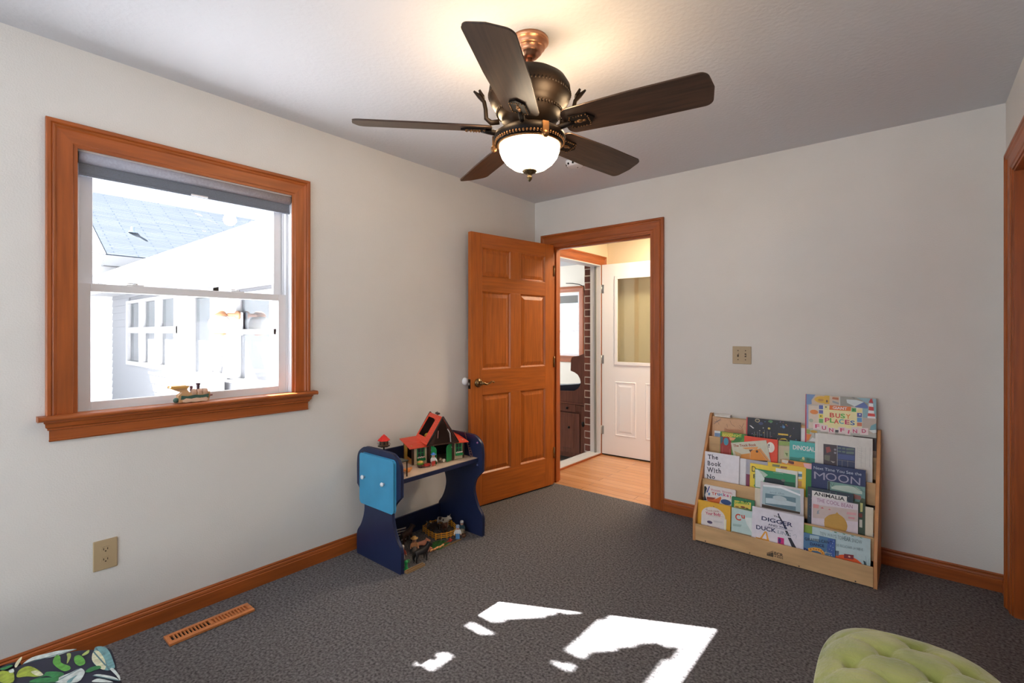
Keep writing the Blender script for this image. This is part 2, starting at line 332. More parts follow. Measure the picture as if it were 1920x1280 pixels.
BOOKS = [{'n':'picture_book','o':[1.5378, -0.0679, 0.525],'w':0.2168,'h':0.206,'t':0.006,'r':0.0,'c':(0.62, 0.36, 0.2),'l':'tan picture book with a dragonfly and bare branches, leftmost on the top row','A':[['l', (0.03, 0.06, 0.08), 1.6, [[10.4, 157.7], [53.8, 197.6]]], ['l', (0.03, 0.06, 0.08), 1.3, [[10.1, 170.1], [55.9, 188.2]]], ['l', (0.03, 0.06, 0.08), 0.8, [[23.9, 190.4], [43.6, 159.7]]], ['l', (0.05, 0.03, 0.02), 0.9, [[112.9, 190.9], [120.7, 170.8], [142.8, 156.4]]], ['l', (0.05, 0.03, 0.02), 0.9, [[77.5, 140.8], [107.2, 131.1], [143.4, 131.9], [165.1, 123.4]]], ['l', (0.05, 0.03, 0.02), 0.7, [[91.6, 167.4], [99.5, 145.4]]], ['l', (0.05, 0.03, 0.02), 1.1, [[196.9, 127.5], [185.6, 156.0], [171.1, 169.3]]], ['l', (0.05, 0.03, 0.02), 1.1, [[185.6, 156.0], [197.3, 183.7]]], ['l', (0.05, 0.03, 0.02), 0.7, [[187.6, 145.0], [167.9, 153.8]]], ['p', (0.5, 0.22, 0.1), [[77.7, 135.0], [196.5, 142.4], [197.4, 105.1], [78.9, 89.2]]], ['l', (0.05, 0.03, 0.02), 0.9, [[88.9, 128.8], [136.3, 127.2]]]],'T':[],'pg':None,'sp':None,'rc':0,'cat':'book'},
 {'n':'picture_book','o':[1.5563, -0.0749, 0.525],'w':0.0546,'h':0.116,'t':0.006,'r':0.0,'c':(0.75, 0.8, 0.85),'l':'small white and blue book peeking over the top left panel of the shelf','A':[['p', (0.2, 0.32, 0.55), [[0.6, 101.7], [45.5, 103.7], [46.1, 80.8], [1.3, 78.6]]]],'T':[],'pg':None,'sp':None,'rc':0,'cat':'book'},
 {'n':'picture_book','o':[1.7529, -0.0754, 0.525],'w':0.3043,'h':0.2272,'t':0.007,'r':0.0,'c':(0.012, 0.012, 0.02),'l':'black picture book scattered with small colourful objects on the top row','A':[['n','specks', 60, 7], ['p', (0.75, 0.5, 0.05), [[183.8, 149.4], [238.1, 150.5], [239.8, 140.8], [184.0, 138.7]]], ['p', (0.75, 0.5, 0.05), [[189.3, 109.1], [202.0, 119.7], [224.3, 122.8], [237.1, 112.2], [227.6, 114.4], [205.3, 113.1]]], ['e', (0.6, 0.5, 0.3), [64.8, 212.9], [13.8, 11.2]], ['e', (0.02, 0.02, 0.03), [64.8, 212.9], [10.3, 8.0]], ['p', (0.85, 0.8, 0.8), [[17.5, 177.8], [27.9, 177.2], [47.1, 162.9], [40.3, 160.2]]], ['e', (0.7, 0.55, 0.1), [132.7, 171.7], [7.4, 7.0]], ['e', (0.1, 0.25, 0.5), [213.6, 190.7], [8.1, 7.9]], ['e', (0.05, 0.06, 0.15), [85.4, 197.0], [13.7, 9.4]], ['e', (0.08, 0.22, 0.08), [140.1, 216.1], [13.3, 7.5]], ['l', (0.35, 0.35, 0.38), 0.7, [[49.2, 141.1], [50.1, 100.7]]], ['l', (0.35, 0.35, 0.38), 0.7, [[66.2, 143.3], [67.1, 103.0]]], ['l', (0.35, 0.35, 0.38), 0.7, [[78.1, 141.1], [78.9, 104.6]]], ['l', (0.35, 0.35, 0.38), 0.7, [[106.3, 159.3], [107.3, 108.5]]], ['l', (0.35, 0.35, 0.38), 0.7, [[123.1, 154.2], [123.9, 110.8]]], ['l', (0.35, 0.35, 0.38), 0.7, [[139.6, 152.7], [140.4, 113.1]]]],'T':[],'pg':None,'sp':(0.55, 0.04, 0.05),'rc':0,'cat':'book'},
 {'n':'picture_book','o':[1.9951, -0.0679, 0.525],'w':0.0935,'h':0.1954,'t':0.006,'r':0.0,'c':(0.8, 0.8, 0.82),'l':'plain white book edge between the black book and the tallest book','A':[],'T':[],'pg':None,'sp':None,'rc':0,'cat':'book'},
 {'n':'picture_book','o':[2.0822, -0.0809, 0.525],'w':0.3419,'h':0.4029,'t':0.012,'r':0.0,'c':(0.5, 0.5, 0.45),'l':'tallest colourful search book with a red and white lighthouse, sticking up above the shelf','A':[['p', (0.62, 0.5, 0.38), [[2.0, 400.1], [169.3, 408.5], [169.8, 351.3], [2.9, 338.9]]], ['p', (0.16, 0.27, 0.5), [[2.0, 403.6], [50.2, 404.0], [29.7, 369.2], [31.5, 345.1], [2.9, 338.9]]], ['p', (0.72, 0.62, 0.52), [[15.0, 336.6], [65.9, 338.0], [67.4, 207.7], [16.8, 201.4]]], ['p', (0.3, 0.35, 0.6), [[4.4, 339.1], [13.5, 339.2], [15.3, 201.2], [6.3, 200.1]]], ['e', (0.7, 0.42, 0.02), [83.1, 375.7], [38.1, 20.5]], ['p', (0.7, 0.42, 0.02), [[94.6, 400.7], [120.7, 404.5], [121.2, 353.5], [95.1, 351.0]]], ['e', (0.5, 0.25, 0.02), [77.3, 373.4], [14.7, 7.2]], ['e', (0.1, 0.05, 0.05), [108.0, 369.3], [4.5, 8.1]], ['p', (0.4, 0.12, 0.04), [[135.2, 395.5], [165.2, 394.7], [165.3, 381.2], [133.9, 383.5]]], ['p', (0.3, 0.32, 0.34), [[135.4, 375.2], [166.8, 366.1], [166.9, 356.0], [135.5, 363.3]]], ['e', (0.72, 0.22, 0.03), [44.1, 299.6], [20.9, 13.3]], ['e', (0.4, 0.45, 0.35), [29.8, 247.9], [10.6, 10.9]], ['l', (0.85, 0.85, 0.88), 1.2, [[169.8, 413.6], [170.4, 347.9]]], ['p', (0.3, 0.3, 0.26), [[173.5, 408.9], [306.3, 408.3], [301.3, 353.9], [174.1, 348.3]]], ['p', (0.62, 0.7, 0.72), [[203.1, 387.9], [249.9, 388.6], [285.1, 380.2], [242.0, 351.5], [206.1, 368.1]]], ['p', (0.25, 0.42, 0.5), [[249.8, 405.2], [340.6, 406.3], [341.0, 325.4], [311.8, 368.0]]], ['l', (0.05, 0.05, 0.08), 2, [[222.4, 406.2], [241.7, 397.9]]], ['p', (0.1, 0.15, 0.42), [[242.0, 348.2], [285.1, 380.2], [303.9, 357.4], [304.0, 344.4]]], ['p', (0.25, 0.45, 0.5), [[280.0, 345.3], [340.8, 348.1], [341.1, 293.2], [280.4, 286.4]]], ['p', (0.5, 0.42, 0.36), [[280.3, 292.9], [341.1, 293.2], [341.5, 209.5], [280.9, 201.6]]], ['p', (0.15, 0.35, 0.42), [[317.7, 251.7], [341.2, 267.4], [341.4, 228.8], [312.6, 228.4]]], ['p', (0.75, 0.8, 0.8), [[307.3, 224.5], [341.4, 232.0], [341.5, 216.0], [328.4, 211.0]]], ['p', (0.3, 0.4, 0.08), [[6.4, 193.1], [26.0, 192.2], [23.3, 167.7], [6.7, 168.9]]], ['e', (0.6, 0.35, 0.03), [44.0, 184.1], [17.9, 7.9]], ['p', (0.78, 0.2, 0.02), [[6.7, 165.5], [33.8, 165.6], [20.7, 132.8], [7.3, 124.0]]], ['p', (0.8, 0.8, 0.8), [[20.8, 126.0], [38.5, 149.0], [62.4, 138.6], [65.5, 125.4]]], ['p', (0.25, 0.22, 0.2), [[47.1, 177.6], [67.8, 178.6], [68.3, 136.0], [50.4, 147.2]]], ['p', (0.82, 0.78, 0.6), [[65.8, 344.8], [278.7, 343.5], [276.8, 205.9], [67.5, 197.4]]], ['p', (0.86, 0.79, 0.42), [[92.5, 320.0], [253.1, 325.5], [253.6, 250.5], [253.8, 221.0], [93.7, 214.3]]], ['p', (0.72, 0.16, 0.01), [[121.3, 347.3], [225.6, 348.2], [224.4, 323.2], [120.1, 321.0]]], ['p', (0.08, 0.12, 0.4), [[68.2, 343.3], [89.4, 343.6], [89.6, 319.7], [68.5, 319.3]]], ['p', (0.12, 0.12, 0.4), [[68.5, 314.1], [89.7, 314.5], [89.9, 294.0], [68.8, 293.5]]], ['p', (0.75, 0.62, 0.05), [[68.8, 290.1], [90.0, 290.6], [90.2, 266.7], [69.1, 266.1]]], ['p', (0.15, 0.42, 0.1), [[69.1, 262.7], [90.3, 263.3], [90.5, 239.5], [69.4, 238.7]]], ['p', (0.75, 0.68, 0.3), [[93.7, 344.0], [117.0, 344.5], [117.3, 319.0], [94.0, 318.4]]], ['p', (0.05, 0.35, 0.08), [[227.8, 341.8], [249.7, 342.3], [249.9, 320.9], [228.0, 320.3]]], ['p', (0.75, 0.68, 0.3), [[253.0, 337.7], [276.0, 338.3], [276.1, 318.7], [253.2, 317.9]]], ['p', (0.06, 0.08, 0.35), [[253.7, 316.3], [276.1, 317.0], [276.3, 294.1], [253.9, 293.3]]], ['p', (0.1, 0.3, 0.6), [[253.9, 290.0], [276.3, 290.8], [276.5, 266.3], [254.1, 265.3]]], ['p', (0.6, 0.15, 0.06), [[254.1, 262.0], [276.5, 263.0], [276.6, 243.4], [254.2, 242.3]]], ['e', (0.05, 0.05, 0.05), [78.4, 279.1], [4.1, 4.3]], ['e', (0.02, 0.1, 0.03), [238.1, 331.2], [3.8, 4.2]], ['e', (0.8, 0.8, 0.8), [266.8, 307.8], [3.8, 4.2]], ['e', (0.1, 0.1, 0.1), [104.0, 334.8], [4.2, 4.4]], ['p', (0.5, 0.02, 0.02), [[313.0, 397.4], [316.9, 405.9], [322.2, 401.5], [327.6, 377.6], [306.5, 378.9]]], ['p', (0.85, 0.85, 0.88), [[307.8, 375.8], [326.3, 374.2], [327.7, 356.5], [307.9, 357.8]]], ['p', (0.55, 0.03, 0.03), [[307.9, 357.8], [329.0, 356.6], [330.4, 335.7], [306.7, 336.5]]], ['p', (0.85, 0.85, 0.88), [[306.2, 336.5], [331.0, 335.7], [333.1, 319.8], [304.2, 320.0]]], ['p', (0.6, 0.03, 0.02), [[304.2, 320.0], [334.5, 319.9], [336.4, 303.9], [302.4, 303.5]]], ['p', (0.85, 0.85, 0.88), [[302.4, 303.5], [337.1, 304.0], [338.5, 292.9], [301.7, 292.0]]], ['p', (0.82, 0.7, 0.7), [[40.4, 235.3], [75.9, 236.7], [76.4, 198.5], [40.9, 196.8]]], ['p', (0.82, 0.7, 0.7), [[77.5, 229.4], [113.9, 231.0], [114.3, 191.5], [77.9, 189.5]]], ['p', (0.82, 0.7, 0.7), [[115.4, 217.0], [149.8, 218.6], [150.1, 182.7], [115.8, 180.8]]], ['p', (0.82, 0.7, 0.7), [[165.3, 226.5], [201.7, 228.3], [202.0, 191.2], [165.6, 189.1]]], ['p', (0.82, 0.7, 0.7), [[198.9, 224.0], [223.8, 224.4], [224.1, 185.8], [199.3, 185.2]]], ['p', (0.82, 0.7, 0.7), [[227.8, 234.2], [264.5, 236.1], [264.8, 201.1], [228.1, 198.9]]], ['p', (0.82, 0.7, 0.7), [[267.3, 234.1], [305.9, 236.3], [306.2, 198.4], [267.5, 195.9]]], ['p', (0.06, 0.05, 0.06), [[150.8, 207.9], [166.9, 208.6], [167.0, 194.9], [150.9, 193.8]]]],'T':[['GIANT','#w', 137.3, 327.8, 69.1, 15.3, -0.3, 1], ['B','#r', 123.4, 278.9, 23.0, 25.8, 0.5, 1], ['U','#r', 151.2, 278.6, 22.6, 25.6, 0.5, 1], ['S','#g', 175.5, 279.3, 22.4, 25.4, 0.3, 1], ['Y','#o', 201.2, 279.2, 22.2, 25.3, 0.3, 1], ['P','#m', 99.8, 247.0, 23.1, 25.9, 1.0, 1], ['L','#g', 124.3, 247.9, 22.9, 25.7, 0.8, 1], ['A','#r', 145.3, 244.9, 22.6, 25.6, 1.0, 1], ['C','#c', 169.3, 247.1, 22.5, 25.4, 0.8, 1], ['E','#m', 197.3, 246.4, 22.2, 25.3, 0.8, 1], ['S','#b', 222.3, 245.4, 21.9, 25.1, 0.8, 1], ['F','#m', 51.7, 207.4, 21.3, 21.3, 2.4, 1], ['U','#m', 85.7, 201.4, 20.9, 21.1, 2.5, 1], ['N','#m', 121.5, 194.1, 20.6, 20.9, 2.8, 1], ['F','#m', 175.4, 201.0, 20.1, 20.7, 2.6, 1], ['I','#m', 211.1, 195.7, 6.1, 20.2, -8.5, 1], ['N','#m', 235.7, 202.2, 19.6, 20.4, 2.6, 1], ['D','#m', 276.8, 208.2, 19.2, 20.2, 2.7, 1]],'pg':None,'sp':(0.5, 0.01, 0.05),'rc':0,'cat':'book'},
 {'n':'picture_book','o':[2.3198, -0.0879, 0.525],'w':0.1057,'h':0.1866,'t':0.006,'r':0.0,'c':(0.05, 0.03, 0.03),'l':'dark brown book edge at the right end under the tallest book','A':[['r', (0.5, 0.36, 0.28), [0.0, 0.0, 105.7, 115.7]]],'T':[],'pg':None,'sp':None,'rc':0,'cat':'book'},
 {'n':'picture_book','o':[1.6106, -0.1429, 0.4],'w':0.1587,'h':0.2521,'t':0.006,'r':0.0,'c':(0.08, 0.3, 0.04),'l':'green and red jungle book with a toucan on the second row','A':[['p', (0.45, 0.38, 0.04), [[9.2, 249.5], [81.0, 250.6], [67.6, 220.2], [10.0, 218.0]]], ['p', (0.05, 0.25, 0.03), [[81.0, 251.7], [159.3, 252.8], [147.8, 229.3], [67.6, 220.2]]], ['p', (0.35, 0.03, 0.02), [[-1.1, 224.0], [10.0, 221.0], [67.5, 223.9], [70.5, 100.1], [2.5, 89.2]]], ['p', (0.05, 0.12, 0.16), [[-0.1, 216.6], [17.3, 219.0], [16.3, 188.8], [4.1, 168.3]]], ['e', (0.06, 0.3, 0.42), [36.1, 191.6], [14.9, 24.0]], ['p', (0.75, 0.35, 0.15), [[53.3, 222.0], [95.8, 224.1], [82.1, 205.5], [60.9, 202.5]]], ['p', (0.03, 0.18, 0.03), [[95.8, 222.2], [137.5, 226.1], [117.3, 203.1], [71.8, 192.9]]], ['l', (0.6, 0.2, 0.15), 0.8, [[15.2, 158.6], [16.9, 95.2]]], ['l', (0.6, 0.2, 0.15), 0.8, [[60.5, 148.6], [61.7, 98.7]]]],'T':[['GOODNIGHT','#y', 14.3, 221.6, 116.7, 17.6, 5.4, 1]],'pg':None,'sp':None,'rc':0,'cat':'book'},
 {'n':'picture_book','o':[1.7591, -0.1519, 0.4],'w':0.1887,'h':0.2455,'t':0.008,'r':0.0,'c':(0.78, 0.06, 0.015),'l':'bright red picture book with a white oval behind the truck book','A':[['e', (0.82, 0.78, 0.72), [148.7, 194.7], [23.0, 31.6]]],'T':[['!','#k', 137.4, 193.1, 6.4, 21.1, -0.9, 1]],'pg':None,'sp':None,'rc':0,'cat':'book'},
 {'n':'picture_book','o':[1.7164, -0.1558, 0.4344],'w':0.2082,'h':0.16,'t':0.006,'r':0.2194,'c':(0.62, 0.62, 0.5),'l':'pale book leaning over with an orange truck on its cover','A':[['p', (0.72, 0.32, 0.1), [[60.7, 125.6], [155.1, 124.2], [145.3, 109.0], [77.9, 115.4]]], ['p', (0.75, 0.28, 0.03), [[107.2, 106.2], [162.6, 111.3], [191.0, 37.7], [91.1, 43.1]]], ['p', (0.7, 0.3, 0.06), [[43.9, 85.3], [100.3, 88.9], [92.6, 50.2], [38.3, 56.8]]], ['p', (0.72, 0.34, 0.12), [[152.3, 110.3], [166.6, 114.6], [205.6, 36.9], [187.4, 36.1]]], ['l', (0.12, 0.05, 0.02), 1.2, [[158.6, 108.1], [194.3, 37.5]]], ['p', (0.06, 0.03, 0.02), [[44.9, 54.7], [191.0, 37.7], [189.6, 30.8], [43.5, 47.6]]], ['p', (0.12, 0.06, 0.03), [[97.7, 110.5], [121.8, 110.6], [103.1, 94.0]]], ['p', (0.6, 0.42, 0.22), [[9.7, 109.2], [48.1, 88.6], [39.0, 60.4], [14.6, 79.9]]], ['e', (0.1, 0.04, 0.02), [142.8, 96.7], [7.0, 7.5]]],'T':[['The Truck Book','#n', 10.9, 133.6, 135.3, 15.6, -1.4, 1]],'pg':None,'sp':None,'rc':0,'cat':'book'},
 {'n':'picture_book','o':[1.9504, -0.1429, 0.4],'w':0.1022,'h':0.241,'t':0.006,'r':0.0,'c':(0.55, 0.48, 0.32),'l':'cream book with a light green arched top beside the red book','A':[['e', (0.3, 0.42, 0.1), [28.1, 228.1], [28.2, 13.3]], ['p', (0.3, 0.42, 0.1), [[1.1, 238.2], [59.0, 242.9], [59.3, 218.7], [1.5, 213.7]]], ['l', (0.1, 0.16, 0.05), 1.2, [[1.5, 212.0], [59.4, 215.9]]], ['p', (0.5, 0.55, 0.3), [[28.8, 186.3], [59.8, 187.6], [57.4, 145.8], [29.4, 148.2]]], ['p', (0.12, 0.2, 0.05), [[35.2, 173.4], [50.8, 172.4], [48.0, 151.2]]], ['p', (0.4, 0.28, 0.15), [[7.7, 130.7], [26.5, 132.1], [26.9, 109.6], [8.1, 108.1]]]],'T':[],'pg':None,'sp':None,'rc':0,'cat':'book'},
 {'n':'picture_book','o':[2.012, -0.1519, 0.4],'w':0.1918,'h':0.2524,'t':0.008,'r':0.0,'c':(0.07, 0.45, 0.43),'l':'teal picture book with large white capitals on the second row','A':[['p', (0.04, 0.25, 0.2), [[1.8, 155.8], [44.5, 155.9], [89.1, 166.5], [147.6, 162.6], [148.1, 119.4], [2.5, 111.3]]], ['e', (0.6, 0.62, 0.3), [71.5, 155.2], [6.7, 10.8]], ['e', (0.02, 0.15, 0.1), [96.7, 154.2], [10.4, 6.7]], ['l', (0.03, 0.2, 0.22), 1.2, [[28.8, 191.0], [138.6, 192.9]]], ['p', (0.2, 0.4, 0.15), [[53.6, 147.2], [68.5, 151.3], [89.5, 139.6], [53.8, 137.0]]]],'T':[['DINOSAURS','#w', 17.0, 202.3, 147.4, 26.4, 0.5, 1]],'pg':None,'sp':None,'rc':0,'cat':'book'},
 {'n':'picture_book','o':[2.1434, -0.1569, 0.4],'w':0.081,'h':0.3133,'t':0.004,'r':0.0,'c':(0.72, 0.71, 0.68),'l':'thin white book corner just behind the pale patterned book','A':[],'T':[],'pg':None,'sp':None,'rc':0,'cat':'book'},
 {'n':'picture_book','o':[2.1591, -0.1659, 0.4],'w':0.2529,'h':0.3175,'t':0.008,'r':0.0,'c':(0.68, 0.67, 0.64),'l':'pale grey patterned book with a dark picture grid below the tallest book','A':[['p', (0.06, 0.04, 0.05), [[25.5, 258.8], [91.3, 260.2], [92.5, 141.6], [26.8, 140.1]]], ['p', (0.03, 0.045, 0.12), [[92.7, 260.4], [175.3, 258.0], [174.8, 143.1], [93.8, 141.8]]], ['p', (0.3, 0.06, 0.05), [[37.0, 240.6], [55.3, 246.7], [64.0, 221.7], [41.6, 208.4]]], ['e', (0.3, 0.3, 0.36), [81.9, 234.3], [5.6, 5.7]], ['e', (0.3, 0.3, 0.36), [82.1, 216.3], [5.6, 5.6]], ['p', (0.15, 0.14, 0.1), [[30.4, 196.7], [58.6, 197.9], [56.2, 164.7], [30.7, 170.4]]], ['p', (0.4, 0.35, 0.33), [[58.9, 168.5], [84.0, 166.1], [73.0, 157.7]]], ['p', (0.12, 0.17, 0.16), [[95.6, 251.0], [110.7, 251.3], [110.8, 241.6], [95.7, 241.2]]], ['p', (0.12, 0.17, 0.16), [[114.8, 252.2], [129.7, 252.5], [129.8, 241.2], [114.9, 240.9]]], ['p', (0.12, 0.17, 0.16), [[133.8, 251.8], [171.3, 255.5], [171.4, 242.7], [133.9, 238.9]]], ['p', (0.12, 0.17, 0.16), [[95.8, 231.5], [110.8, 231.8], [110.9, 223.7], [95.8, 223.3]]], ['p', (0.12, 0.17, 0.16), [[114.9, 232.8], [129.9, 233.1], [130.0, 223.5], [115.0, 223.1]]], ['p', (0.12, 0.17, 0.16), [[133.9, 232.5], [170.1, 236.1], [170.2, 223.3], [134.1, 219.6]]], ['p', (0.06, 0.09, 0.26), [[95.9, 213.6], [172.9, 214.5], [171.8, 187.2], [96.2, 184.4]]], ['l', (0.3, 0.28, 0.3), 0.7, [[115.4, 179.4], [115.7, 142.4]]], ['l', (0.3, 0.28, 0.3), 0.7, [[141.1, 183.7], [141.4, 146.8]]], ['l', (0.3, 0.28, 0.3), 0.7, [[94.9, 179.3], [173.2, 179.4]]], ['l', (0.5, 0.5, 0.49), 0.6, [[185.9, 259.6], [201.7, 255.6]]], ['l', (0.5, 0.5, 0.49), 0.6, [[187.8, 247.1], [209.9, 244.2]]], ['l', (0.5, 0.5, 0.49), 0.6, [[189.7, 234.7], [205.0, 230.7]]], ['l', (0.5, 0.5, 0.49), 0.6, [[191.6, 222.3], [213.1, 219.3]]], ['l', (0.5, 0.5, 0.49), 0.6, [[193.6, 209.9], [208.3, 205.9]]], ['l', (0.5, 0.5, 0.49), 0.6, [[195.5, 197.5], [203.4, 192.4]]], ['l', (0.5, 0.5, 0.49), 0.6, [[197.4, 185.1], [211.5, 181.1]]], ['l', (0.5, 0.5, 0.49), 0.6, [[184.5, 262.6], [183.2, 154.1]]], ['l', (0.5, 0.5, 0.49), 0.6, [[204.2, 265.5], [202.8, 157.5]]], ['l', (0.5, 0.5, 0.49), 0.6, [[222.5, 268.2], [221.0, 160.7]]], ['l', (0.5, 0.5, 0.49), 0.6, [[241.8, 271.1], [240.3, 164.1]]]],'T':[],'pg':None,'sp':None,'rc':0,'cat':'book'},
 {'n':'picture_book','o':[1.9795, -0.2069, 0.275],'w':0.1555,'h':0.2693,'t':0.005,'r':0.0,'c':(0.75, 0.32, 0.05),'l':'orange book with dark berries and a pink corner between rows','A':[['p', (0.72, 0.7, 0.62), [[-8.3, 268.8], [40.9, 266.6], [25.9, 247.1], [-8.0, 251.6]]], ['e', (0.12, 0.02, 0.02), [39.4, 259.6], [6.3, 9.1]], ['e', (0.12, 0.02, 0.02), [48.6, 257.7], [6.2, 9.1]], ['e', (0.12, 0.02, 0.02), [57.6, 257.6], [6.2, 9.1]], ['p', (0.8, 0.45, 0.48), [[111.0, 264.6], [154.7, 267.0], [155.1, 234.0], [120.2, 234.5]]]],'T':[],'pg':None,'sp':None,'rc':0,'cat':'book'},
 {'n':'picture_book','o':[1.5388, -0.2229, 0.275],'w':0.2085,'h':0.2513,'t':0.009,'r':0.0,'c':(0.8, 0.79, 0.86),'l':'white book with large black serif words at the left','A':[],'T':[['The','#S', 18.4, 206.9, 63.6, 27.2, 3.7, 0], ['Book','#S', 18.8, 165.2, 82.2, 27.8, 3.5, 0], ['With','#S', 17.1, 122.2, 85.0, 29.8, 3.6, 0], ['No','#S', 18.3, 81.6, 48.1, 26.0, 5.5, 0]],'pg':None,'sp':None,'rc':0,'cat':'book'},
 {'n':'picture_book','o':[1.7361, -0.2079, 0.275],'w':0.0466,'h':0.238,'t':0.006,'r':0.0,'c':(0.8, 0.8, 0.84),'l':'narrow plain white book just right of the white serif book','A':[],'T':[],'pg':None,'sp':None,'rc':0,'cat':'book'},
 {'n':'picture_book','o':[1.7846, -0.2079, 0.275],'w':0.1209,'h':0.238,'t':0.006,'r':0.0,'c':(0.42, 0.42, 0.5),'l':'lavender grey book with a maroon lower half','A':[['r', (0.22, 0.04, 0.1), [0.0, 0.0, 120.9, 147.6]], ['l', (0.3, 0.34, 0.55), 1.6, [[13.5, 217.6], [5.2, 214.5], [3.8, 203.5], [9.0, 197.3], [13.9, 199.9]]]],'T':[],'pg':None,'sp':None,'rc':0,'cat':'book'},
 {'n':'picture_book','o':[1.9068, -0.2144, 0.275],'w':0.1987,'h':0.2427,'t':0.007,'r':0.0,'c':(0.8, 0.55, 0.04),'l':'yellow book with small photographs on its right edge','A':[['p', (0.2, 0.22, 0.1), [[23.8, 234.4], [64.4, 236.2], [63.1, 218.9], [24.2, 213.8]]], ['p', (0.25, 0.08, 0.02), [[67.6, 229.9], [102.8, 230.9], [101.5, 220.5], [67.8, 218.0]]], ['p', (0.82, 0.8, 0.74), [[114.1, 212.1], [159.0, 215.1], [160.4, 116.9], [115.6, 114.6]]], ['p', (0.75, 0.85, 0.85), [[160.5, 215.3], [179.6, 216.4], [179.2, 203.7], [160.7, 202.0]]], ['p', (0.06, 0.2, 0.32), [[160.7, 202.0], [179.8, 203.2], [179.5, 187.1], [160.9, 185.3]]], ['p', (0.75, 0.78, 0.7), [[160.9, 183.7], [180.1, 185.6], [179.7, 173.9], [161.1, 172.0]]], ['p', (0.6, 0.3, 0.08), [[159.8, 160.1], [178.9, 162.1], [178.5, 130.5], [160.3, 128.5]]]],'T':[],'pg':None,'sp':None,'rc':0,'cat':'book'},
 {'n':'picture_book','o':[2.0886, -0.2134, 0.275],'w':0.0687,'h':0.2375,'t':0.006,'r':0.0,'c':(0.03, 0.22, 0.05),'l':'dark green book edge left of the navy moon book','A':[],'T':[],'pg':None,'sp':None,'rc':0,'cat':'book'},
 {'n':'picture_book','o':[1.8107, -0.2209, 0.275],'w':0.1609,'h':0.2214,'t':0.006,'r':0.0,'c':(0.82, 0.62, 0.05),'l':'bright yellow book with black hand-drawn capitals behind the green one','A':[['p', (0.05, 0.25, 0.12), [[21.4, 90.9], [29.4, 101.2], [31.4, 80.7]]]],'T':[['D','#k', 9.8, 171.9, 23.0, 34.4, 1.5, 0], ['F','#k', 18.9, 132.5, 19.6, 26.2, 2.6, 0]],'pg':None,'sp':None,'rc':0,'cat':'book'},
 {'n':'picture_book','o':[1.9526, -0.2244, 0.275],'w':0.1128,'h':0.2164,'t':0.003,'r':0.0,'c':(0.78, 0.77, 0.72),'l':'off-white book corner rising behind the shiny green book','A':[],'T':[],'pg':None,'sp':None,'rc':0,'cat':'book'},
 {'n':'picture_book','o':[1.8406, -0.2299, 0.275],'w':0.2147,'h':0.1948,'t':0.005,'r':0.0,'c':(0.02, 0.28, 0.12),'l':'shiny green plastic-covered book with glare painted on its left side','A':[['p', (0.72, 0.82, 0.8), [[0.4, 190.1], [15.9, 191.8], [35.7, 169.3], [53.8, 145.0], [31.0, 85.3], [2.5, 86.5]]], ['p', (0.45, 0.6, 0.5), [[19.2, 190.6], [45.1, 184.8], [70.8, 168.8], [52.1, 151.6], [32.5, 172.2]]], ['p', (0.01, 0.02, 0.03), [[52.1, 151.6], [108.7, 155.3], [158.0, 151.1], [158.4, 124.3], [52.7, 120.6]]], ['e', (0.15, 0.18, 0.16), [151.9, 153.3], [10.7, 8.0]], ['p', (0.015, 0.12, 0.06), [[158.1, 147.8], [212.1, 151.5], [212.5, 121.7], [158.6, 117.6]]], ['l', (0.5, 0.75, 0.6), 1, [[98.7, 189.4], [151.2, 190.4]]]],'T':[],'pg':None,'sp':None,'rc':0,'cat':'book'},  # pale shapes at the left are glare painted on the cover
 {'n':'picture_book','o':[2.1352, -0.2219, 0.275],'w':0.2501,'h':0.2787,'t':0.008,'r':0.0,'c':(0.012, 0.025, 0.11),'l':'navy book with thin silver words about the MOON on the middle row','A':[],'T':[['Next Time You See the','#s', 9.4, 244.9, 222.3, 16.4, 0.5, 0], ['M','#t', 12.1, 191.0, 52.6, 42.1, 1.3, 0], ['O','#t', 68.3, 192.9, 52.1, 43.6, 2.2, 0], ['O','#t', 127.2, 193.6, 49.5, 43.9, 3.1, 0], ['N','#t', 183.2, 196.0, 43.0, 41.0, -1.3, 0]],'pg':None,'sp':None,'rc':0,'cat':'book'},
 {'n':'picture_book','o':[2.2141, -0.2284, 0.275],'w':0.1698,'h':0.1906,'t':0.006,'r':0.0,'c':(0.17, 0.33, 0.3),'l':'pale teal book with dark tree branches in front of the navy moon book','A':[['p', (0.04, 0.05, 0.05), [[0.5, 188.5], [9.6, 188.6], [10.1, 139.1], [1.0, 140.5]]], ['l', (0.03, 0.05, 0.04), 0.9, [[11.0, 184.1], [22.1, 167.1], [11.3, 152.2]]], ['l', (0.03, 0.05, 0.04), 0.9, [[30.1, 184.6], [22.2, 163.9]]], ['p', (0.5, 0.62, 0.55), [[16.7, 162.8], [38.4, 175.1], [91.8, 184.1], [131.0, 182.5], [156.9, 166.0], [157.0, 150.6], [118.3, 148.8], [16.8, 153.3]]], ['l', (0.03, 0.05, 0.04), 1, [[112.8, 188.2], [138.9, 171.6], [167.1, 165.0]]], ['l', (0.03, 0.05, 0.04), 1, [[141.3, 190.7], [159.4, 169.6]]], ['p', (0.3, 0.12, 0.1), [[118.3, 145.7], [151.9, 140.3], [152.1, 118.7], [121.1, 121.3]]], ['p', (0.07, 0.1, 0.05), [[154.6, 131.6], [169.9, 128.7], [170.0, 104.2], [144.5, 107.8]]]],'T':[],'pg':None,'sp':None,'rc':0,'cat':'book'},
